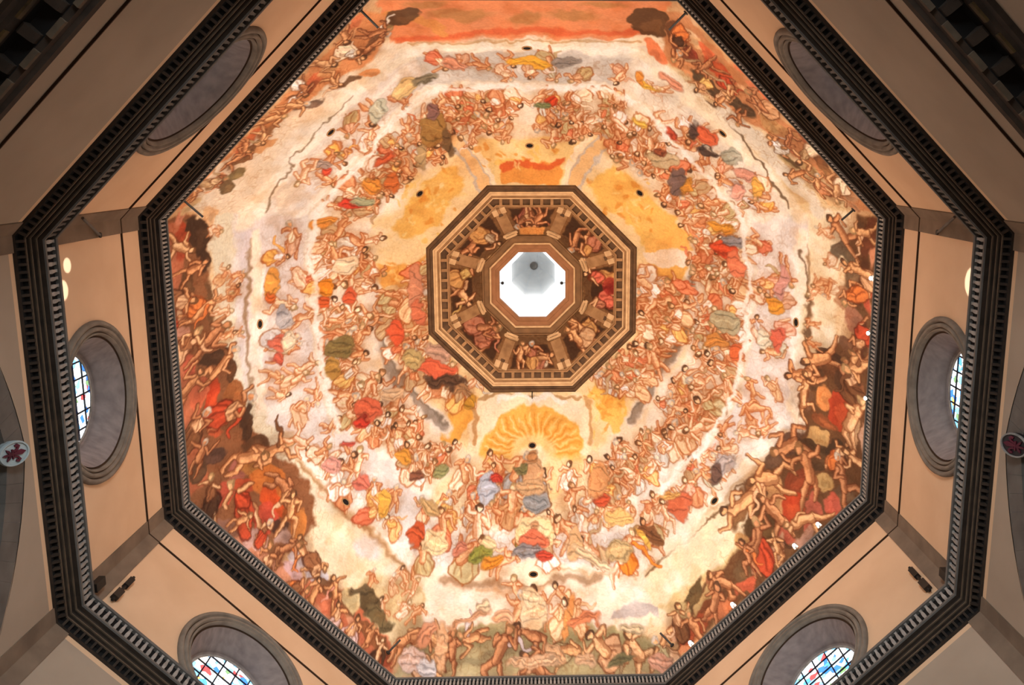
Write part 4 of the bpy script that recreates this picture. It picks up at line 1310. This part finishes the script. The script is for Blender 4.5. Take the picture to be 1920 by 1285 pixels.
# dark round holes in the vault
HOLES = [(988, 90), (993, 273), (620, 248), (787, 363), (1200, 362), (1355, 250), (487, 608), (1493, 605), (648, 942), (1340, 940), (998, 836), (1000, 1078)]
for i, (u, v) in enumerate(HOLES):
    p = on_vault([(u, v)])[0]
    k = int(np.argmax(NK @ p[:2]))
    n, t = axes(k)
    dz = p[2] - Z0
    dn = n * math.sqrt(RC * RC - dz * dz) + ZUP * dz
    inn = -dn / np.linalg.norm(dn)
    h = MB()
    h.lathe(p, inn, [(0.36, -0.02), (0.36, 0.05), (0.31, 0.07), (0.27, 0.04), (0.26, -0.01)], 20)
    h.f = h.f[:-2]
    o = h.build('hole_rim', M['gal'], ceil, True)
    d = MB()
    d.lathe(p, inn, [(0.29, -0.02), (0.29, 0.012)], 20)
    d.build('round_hole', M['hole'], ceil)  # dark disc on the surface paints the unlit depth of the hole

# ------------------------------------------------------------------ gallery round the lantern opening
gal = struct(link('trim_37', None), 'octagonal stone gallery round the lantern opening at the top', 'gallery')


def ring8(name, prof, m, parent, closed=False):
    b = MB()
    for k in range(8):
        side_sweep(b, k, prof, closed)
    return b.build(name, m, parent)


ring8('outer_cornice', [(9.45, 82.55), (9.30, 82.42), (9.12, 82.42), (9.08, 82.62), (8.86, 82.66)], M['gal_dark'], gal)
ring8('outer_fillet', [(8.86, 82.66), (8.84, 82.56), (8.72, 82.56), (8.70, 82.72), (8.50, 82.76)], M['gal_light'], gal)
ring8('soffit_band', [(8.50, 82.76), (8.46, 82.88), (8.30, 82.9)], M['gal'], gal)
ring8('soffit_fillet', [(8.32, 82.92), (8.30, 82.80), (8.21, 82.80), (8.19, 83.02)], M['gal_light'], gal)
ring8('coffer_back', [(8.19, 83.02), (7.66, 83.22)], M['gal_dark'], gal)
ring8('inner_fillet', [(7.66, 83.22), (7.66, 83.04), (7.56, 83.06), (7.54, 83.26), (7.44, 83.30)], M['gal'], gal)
cr = MB()
cr.box(np.zeros(3), (0.26, 0, 0), (0, 0.13, 0), (0, 0, 0.07))
cme = cr.mesh('coffer_rib', M['gal'])
for k in range(8):
    n, t = axes(k)
    Ls = 2 * 7.92 * T8
    for j in range(7):
        o = link('coffer_rib', cme, gal)
        o.location = P3(k, 7.92, (j - 3) * Ls / 7.2, 83.06)
        o.rotation_euler = (0, 0, math.radians(45 * k))

NZ = [83.30, 85.92]
NA = [7.44, 4.72]
for k in range(8):
    painted_grid('niche_painting', k, np.linspace(NZ[0], NZ[1], 70), np.linspace(NA[0], NA[1], 70), 90, gal)
for k in range(8):      # corner pilasters with capital and plinth
    th = math.radians(45 * k + 22.5)
    n = np.array([math.cos(th), math.sin(th), 0])
    t = np.array([-n[1], n[0], 0])
    c8 = math.cos(PI / 8)
    p0 = n * NA[0] / c8 + ZUP * (NZ[0] - .02)
    p1 = n * NA[1] / c8 + ZUP * (NZ[1] - .02)
    d = (p1 - p0)
    L = np.linalg.norm(d)
    d /= L
    up = np.cross(t, d)
    if up[2] > 0:
        up = -up
    b = MB()
    i = 0
    w0, w1 = 0.66, 0.52
    for (y, w_) in ((0.15, w0), (L * 0.84, w1)):
        for dx, dz in ((-w_, -0.35), (-w_, 0.12), (w_, 0.12), (w_, -0.35)):
            b.v.append(tuple(p0 + d * y + t * dx + up * dz))
    b.f = [(0, 1, 5, 4), (1, 2, 6, 5), (2, 3, 7, 6), (0, 3, 2, 1), (4, 5, 6, 7)]
    pl = b.build('pilaster', M['gal'], gal)
    b = MB()
    b.box(p0 + d * (L * 0.90) + up * 0.08, t * 0.66, d * 0.10, up * 0.14)
    b.box(p0 + d * (L * 0.97) + up * 0.10, t * 0.58, d * 0.12, up * 0.18)
    for sg in (-1, 1):
        b.lathe(p0 + d * (L * 0.92) + t * sg * 0.55 + up * 0.02, up, [(0.18, 0), (0.18, 0.2), (0.10, 0.26)], 10)
    b.build('capital', M['gal_light'], pl)
    b = MB()
    for sg in (-1, 1):
        b.box(p0 + d * 0.42 + t * sg * 0.38 + up * 0.12, t * 0.24, d * 0.36, up * 0.10)
    b.build('plinth', M['gal_light'], pl)
    b = MB()
    b.box(p0 + d * 0.95 + up * 0.10, t * 0.2, d * 0.16, up * 0.05)
    b.build('plinth_recess', M['gal_dark'], pl)
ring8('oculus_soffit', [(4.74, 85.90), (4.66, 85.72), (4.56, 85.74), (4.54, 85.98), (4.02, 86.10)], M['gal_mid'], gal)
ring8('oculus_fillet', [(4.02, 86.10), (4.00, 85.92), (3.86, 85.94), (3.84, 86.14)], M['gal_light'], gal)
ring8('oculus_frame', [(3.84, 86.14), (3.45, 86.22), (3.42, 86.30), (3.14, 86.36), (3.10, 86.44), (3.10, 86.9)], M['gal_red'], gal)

# ------------------------------------------------------------------ lantern above the opening
lan = struct(link('lantern', None), 'bright white lantern shaft with a small grey cupola above the opening', 'lantern')
for k in range(8):
    b = MB()
    sw = 3.12 * T8
    hw = 0.72
    zb, z1, z2, zt = 86.8, 88.0, 93.4, 94.6
    a = 3.12
    b.quad(P3(k, a, -sw, zb), P3(k, a, sw, zb), P3(k, a, sw, z1), P3(k, a, -sw, z1))
    b.quad(P3(k, a, -sw, z2), P3(k, a, sw, z2), P3(k, a, sw, zt), P3(k, a, -sw, zt))
    for sg in (-1, 1):
        b.quad(P3(k, a, sg * hw, z1), P3(k, a, sg * sw, z1), P3(k, a, sg * sw, z2), P3(k, a, sg * hw, z2))
        b.quad(P3(k, a, sg * hw, z1), P3(k, a + .5, sg * hw, z1), P3(k, a + .5, sg * hw, z2), P3(k, a, sg * hw, z2))
    b.quad(P3(k, a, -hw, z1), P3(k, a, hw, z1), P3(k, a + .5, hw, z1), P3(k, a + .5, -hw, z1))
    b.quad(P3(k, a, -hw, z2), P3(k, a, hw, z2), P3(k, a + .5, hw, z2), P3(k, a + .5, -hw, z2))
    b.build('shaft_wall', M['lantern'], lan)
    b = MB()
    b.quad(P3(k, a + .5, -hw, z1), P3(k, a + .5, hw, z1), P3(k, a + .5, hw, z2), P3(k, a + .5, -hw, z2))
    b.build('pane', M['pane_white'], lan)
ring8('cupola_cornice', [(3.12, 94.6), (2.85, 94.6), (2.85, 94.85), (2.45, 94.9), (2.45, 95.2), (2.25, 95.2)], M['lantern'], lan)
ca = [(2.26 * math.cos(x), 95.2 + 7.0 * math.sin(x)) for x in np.linspace(0, 1.45, 9)]
ring8('cupola', ca, M['lantern_grey'], lan)
for k in range(8):
    b = MB()
    th = math.radians(45 * k + 22.5)
    n = np.array([math.cos(th), math.sin(th), 0])
    t = np.array([-n[1], n[0], 0])
    for (a0, z0), (a1, z1) in zip(ca[:-1], ca[1:]):
        a0, a1 = a0 / math.cos(PI / 8), a1 / math.cos(PI / 8)
        b.box(n * (a0 + a1) / 2 + ZUP * ((z0 + z1) / 2 - .04), t * 0.09, (n * (a1 - a0) + ZUP * (z1 - z0)) / 2, np.array([0, 0, .05]) + n * -.05)
    b.build('cupola_rib', M['lantern'], lan)
b = MB()
b.lathe((0, 0, 101.7), (0, 0, 1), [(0.30, 0), (0.42, .15), (0.42, .5)], 16)
b.build('boss', M['stone_light'], lan)

# ------------------------------------------------------------------ things on the walls and cornices
FL = [(1636, 522, 0, 'beside the dark painted cliff, uppermost of the right side'), (1631, 625, 0, 'middle one of the three on the right side'),
      (1626, 747, 0, 'lowest of the three on the right side'), (1535, 985, 1, 'first below the right corner, beside red paint'),
      (1491, 1025, 1, 'second below the right corner'), (1375, 1135, 1, 'third below the right corner, before dark paint'),
      (1296, 1207, 1, 'lowest on the slanting lower right side')]
for u, v, k, txt in FL:
    p = on_side(u, v, k, 20.42)
    n, t = axes(k)
    r = link('floodlight', None)
    r.location = p
    tag(r, 'lit floodlight on the upper cornice, ' + txt, 'lamp', 'floodlights along the upper cornice')
    b = MB()
    b.box((0, 0, 0), t * 0.16, n * 0.10, ZUP * 0.11)
    b.build('housing', M['iron'], r)
    b = MB()
    b.lathe(-n * 0.10 - ZUP * 0.02, -n - ZUP * 0.5, [(0.12, 0), (0.12, 0.05), (0.06, 0.08)], 12)
    b.build('lens', M['lens'], r)
    b = MB()
    zr = 53.28 - p[2]
    b.tube((0, 0, -0.1), (n * 0.05 + ZUP * min(zr, -0.2)), 0.03, 6)
    b.build('bracket', M['iron'], r)

RODS = [(341, 373, 5, 1.5, 'at the left end of the upper left fresco edge'), (1602, 392, 7, 1.0, 'at the right end of the upper right fresco edge'),
        (726, 1226, 3, 1.2, 'at the bottom end of the lower left fresco edge'), (1262, 1212, 1, 1.2, 'at the bottom end of the lower right fresco edge'),
        (1288, 22, 7, 1.4, 'at the top end of the upper right fresco edge'), (674, 17, 5, 1.4, 'at the top end of the upper left fresco edge')]
for u, v, k, L, txt in RODS:
    p = on_side(u, v, k, 20.78 if k != 7 or v < 100 else 20.6)
    n, t = axes(k)
    b = MB()
    b.tube(p - n * .06, p - n * L + ZUP * 0.2, 0.07, 8)
    r = link('iron_rod', None)
    b.build('bar', M['iron'], r)
    b = MB()
    b.lathe(p - n * .06, -n, [(0.16, 0), (0.16, 0.06)], 10)
    b.build('wall_plate', M['iron'], r)
    tag(r, 'iron rod jutting from the vault ' + txt, 'rod', 'iron rods at the foot of the vault')
for u1, v1, u2, v2, k, txt in ((183, 441, 155, 409, 4, 'upper left'), (1762, 436, 1790, 407, 0, 'upper right')):
    p = on_side(u1, v1, k, WA - 0.1)
    q = on_side(u2, v2, k, WA - 0.9)
    b = MB()
    p = p - axes(k)[0] * 0.1
    b.tube(p, q, 0.07, 8)
    r = link('iron_rod', None)
    b.build('bar', M['stone'], r)
    n, t = axes(k)
    b = MB()
    b.lathe(p, -n, [(0.14, 0), (0.14, 0.06)], 10)
    b.build('wall_plate', M['iron'], r)
    tag(r, 'pale rod slanting from the brown corner pilaster %s, between the two cornices' % txt, 'rod')

for u1, v1, u2, v2, k, txt in ((210, 1126, 242, 1092, 3, 'lower left'), (1745, 1108, 1713, 1074, 1, 'lower right')):
    p = on_side(u1, v1, k, WA)
    q = on_side(u2, v2, k, WA)
    n, t = axes(k)
    h = q[2] - p[2]
    p = (p + q) / 2 - ZUP * h / 2
    r = link('wall_speaker', None)
    r.location = p - n * 0.2
    tag(r, 'dark two-part speaker on a rod on the cream wall at the %s corner' % txt, 'speaker')
    b = MB()
    b.tube((0, 0, -0.25), (0, 0, h + 0.25), 0.08, 8)
    b.tube((0, 0, h * .5), n * 0.2 + ZUP * h * .5, 0.04, 6)
    b.build('rod', M['iron'], r)
    for z0, z1, w_ in ((0.0, h * 0.36, 0.19), (h * 0.62, h, 0.15)):
        b = MB()
        b.box((0, 0, (z0 + z1) / 2), t * w_, n * 0.13, ZUP * (z1 - z0) / 2)
        b.build('cabinet', M['stone_dark'] if z0 == 0 else M['iron'], r)
for u, v, k, txt in ((184, 1096, 4, 'left'), (1774, 1079, 0, 'right')):
    p = on_side(u, v, k, WA - 0.45)
    n, t = axes(k)
    r = link('wall_lamp', None)
    r.location = p
    tag(r, 'small dark lamp box low on the %s corner pilaster, half behind the cornice' % txt, 'lamp')
    b = MB()
    b.box((0, 0, 0), t * 0.22, n * 0.16, ZUP * 0.45)
    b.build('housing', M['iron'], r)
    b = MB()
    b.tube((0, 0, 0), n * 0.36, 0.05, 6)
    b.build('arm', M['iron'], r)

# shields on the crowns of the left and right arches
for k, txt, fm, rm, lm in ((4, 'white oval shield with a dark red lily on the crown of the left arch', 'shield_white', 'shield_white', 'shield_red'),
                           (0, 'dark oval shield with a pale rim on the crown of the right arch', 'shield_dark', 'stone_light', 'shield_red')):
    n, t = axes(k)
    c = P3(k, WA - 0.34, 0.0, 36.72)
    f = (-n * 0.92 - ZUP * 0.39)
    upv = np.cross(t, f)
    if upv[2] < 0:
        upv = -upv
    r = link('shield', None)
    r.location = c
    tag(r, txt, 'shield')
    b = MB()
    N = 28
    for d, sc_ in ((-0.30, 0.9), (0.0, 1.0), (0.06, 0.96)):
        for j in range(N):
            a = 2 * PI * j / N
            b.v.append(tuple(f * d + t * 0.52 * sc_ * math.cos(a) + upv * 0.70 * sc_ * math.sin(a)))
    for q in range(2):
        for j in range(N):
            b.f.append((q * N + j, q * N + (j + 1) % N, q * N + N + (j + 1) % N, q * N + N + j))
    b.f.append(tuple(2 * N + j for j in range(N)))
    b.f.append(tuple(range(N))[::-1])
    b.build('field', M[fm], r)
    b = MB()
    for d, s1 in ((0.04, 0.97), (0.12, 0.93), (0.12, 0.84), (0.04, 0.82)):
        for j in range(N):
            a = 2 * PI * j / N
            b.v.append(tuple(f * d + t * 0.54 * s1 * math.cos(a) + upv * 0.72 * s1 * math.sin(a)))
    for q in range(3):
        for j in range(N):
            b.f.append((q * N + j, q * N + (j + 1) % N, q * N + N + (j + 1) % N, q * N + N + j))
    b.build('rim', M[rm], r)
    b = MB()
    o = f * 0.06
    t, upv = t * .84, upv * .86
    b.prism([(0, .60), (.13, .38), (.10, .12), (.05, -.05), (-.05, -.05), (-.10, .12), (-.13, .38)], o, t, upv, f * 0.06)
    for sg in (-1, 1):
        pts = [(.07, -.02), (.16, .20), (.34, .32), (.46, .18), (.40, .02), (.30, .08), (.32, .18), (.24, .14), (.16, -.05)]
        b.prism([(sg * x, y) for x, y in pts][::sg], o, t, upv, f * 0.06)
        pts = [(.05, -.15), (.22, -.26), (.30, -.42), (.18, -.40), (.06, -.28)]
        b.prism([(sg * x, y) for x, y in pts][::sg], o, t, upv, f * 0.06)
    b.prism([(-.24, -.06), (.24, -.06), (.24, -.14), (-.24, -.14)], o, t, upv, f * 0.07)
    b.prism([(-.07, -.14), (.07, -.14), (.05, -.5), (0, -.62), (-.05, -.5)], o, t, upv, f * 0.06)
    b.build('lily', M[lm], r)

# two small dark lamps at the rim of the opening and a hook on the gallery edge
for u, v, txt in ((942, 531, 'left'), (1053, 531, 'right')):
    d = ray(u, v)
    p = CAM + d * (86.75 / d[2])
    r = link('rim_lamp', None)
    r.location = p
    tag(r, 'tiny black lamp at the %s rim of the bright opening' % txt, 'lamp')
    b = MB()
    b.lathe((0, 0, -0.12), (0, 0, 1), [(0.10, 0), (0.15, .06), (0.15, .22), (0.08, .3)], 12)
    b.build('housing', M['iron'], r)
    b = MB()
    out = np.array([p[0], p[1], 0])
    out /= np.linalg.norm(out)
    b.tube((0, 0, 0.05), out * 0.35 + ZUP * 0.05, 0.03, 6)
    b.build('arm', M['iron'], r)
p = P3(2, 9.36, 0.05, 82.42)
r = link('iron_hook', None)
tag(r, 'small dark iron hook under the bottom edge of the lantern gallery', 'hook')
b = MB()
b.tube(p, p - ZUP * 0.5 + np.array([0, .1, 0]), 0.05, 8)
b.build('shank', M['iron'], r)
b = MB()
b.tube(p - ZUP * 0.5 + np.array([0, .1, 0]), p - ZUP * 0.6 + np.array([0, .5, 0]), 0.045, 8)
b.build('tip', M['iron'], r)

# sunlight falling through the opposite windows on to the drum walls, low beside the balustrade
for k, u, v, r_ in ((0, 1822, 530, 0.75), (4, 118, 545, 0.5), (4, 126, 498, 0.3)):
    p = on_side(u, v, k, WA)
    n, t = axes(k)
    src = -n * 20.9 + ZUP * 46.2 + t * (p @ t) * 0.3
    l = bpy.data.lights.new('sunbeam', 'SPOT')
    d = Vector(p - src)
    l.spot_size = 2 * math.atan(r_ / d.length)
    l.spot_blend = 0.25
    l.energy = 160000
    l.color = (0.90, 0.96, 1.0)
    l.shadow_soft_size = 0.05
    o = bpy.data.objects.new('sunbeam', l)
    COL.objects.link(o)
    o.location = src
    o.rotation_euler = d.to_track_quat('-Z', 'Y').to_euler()
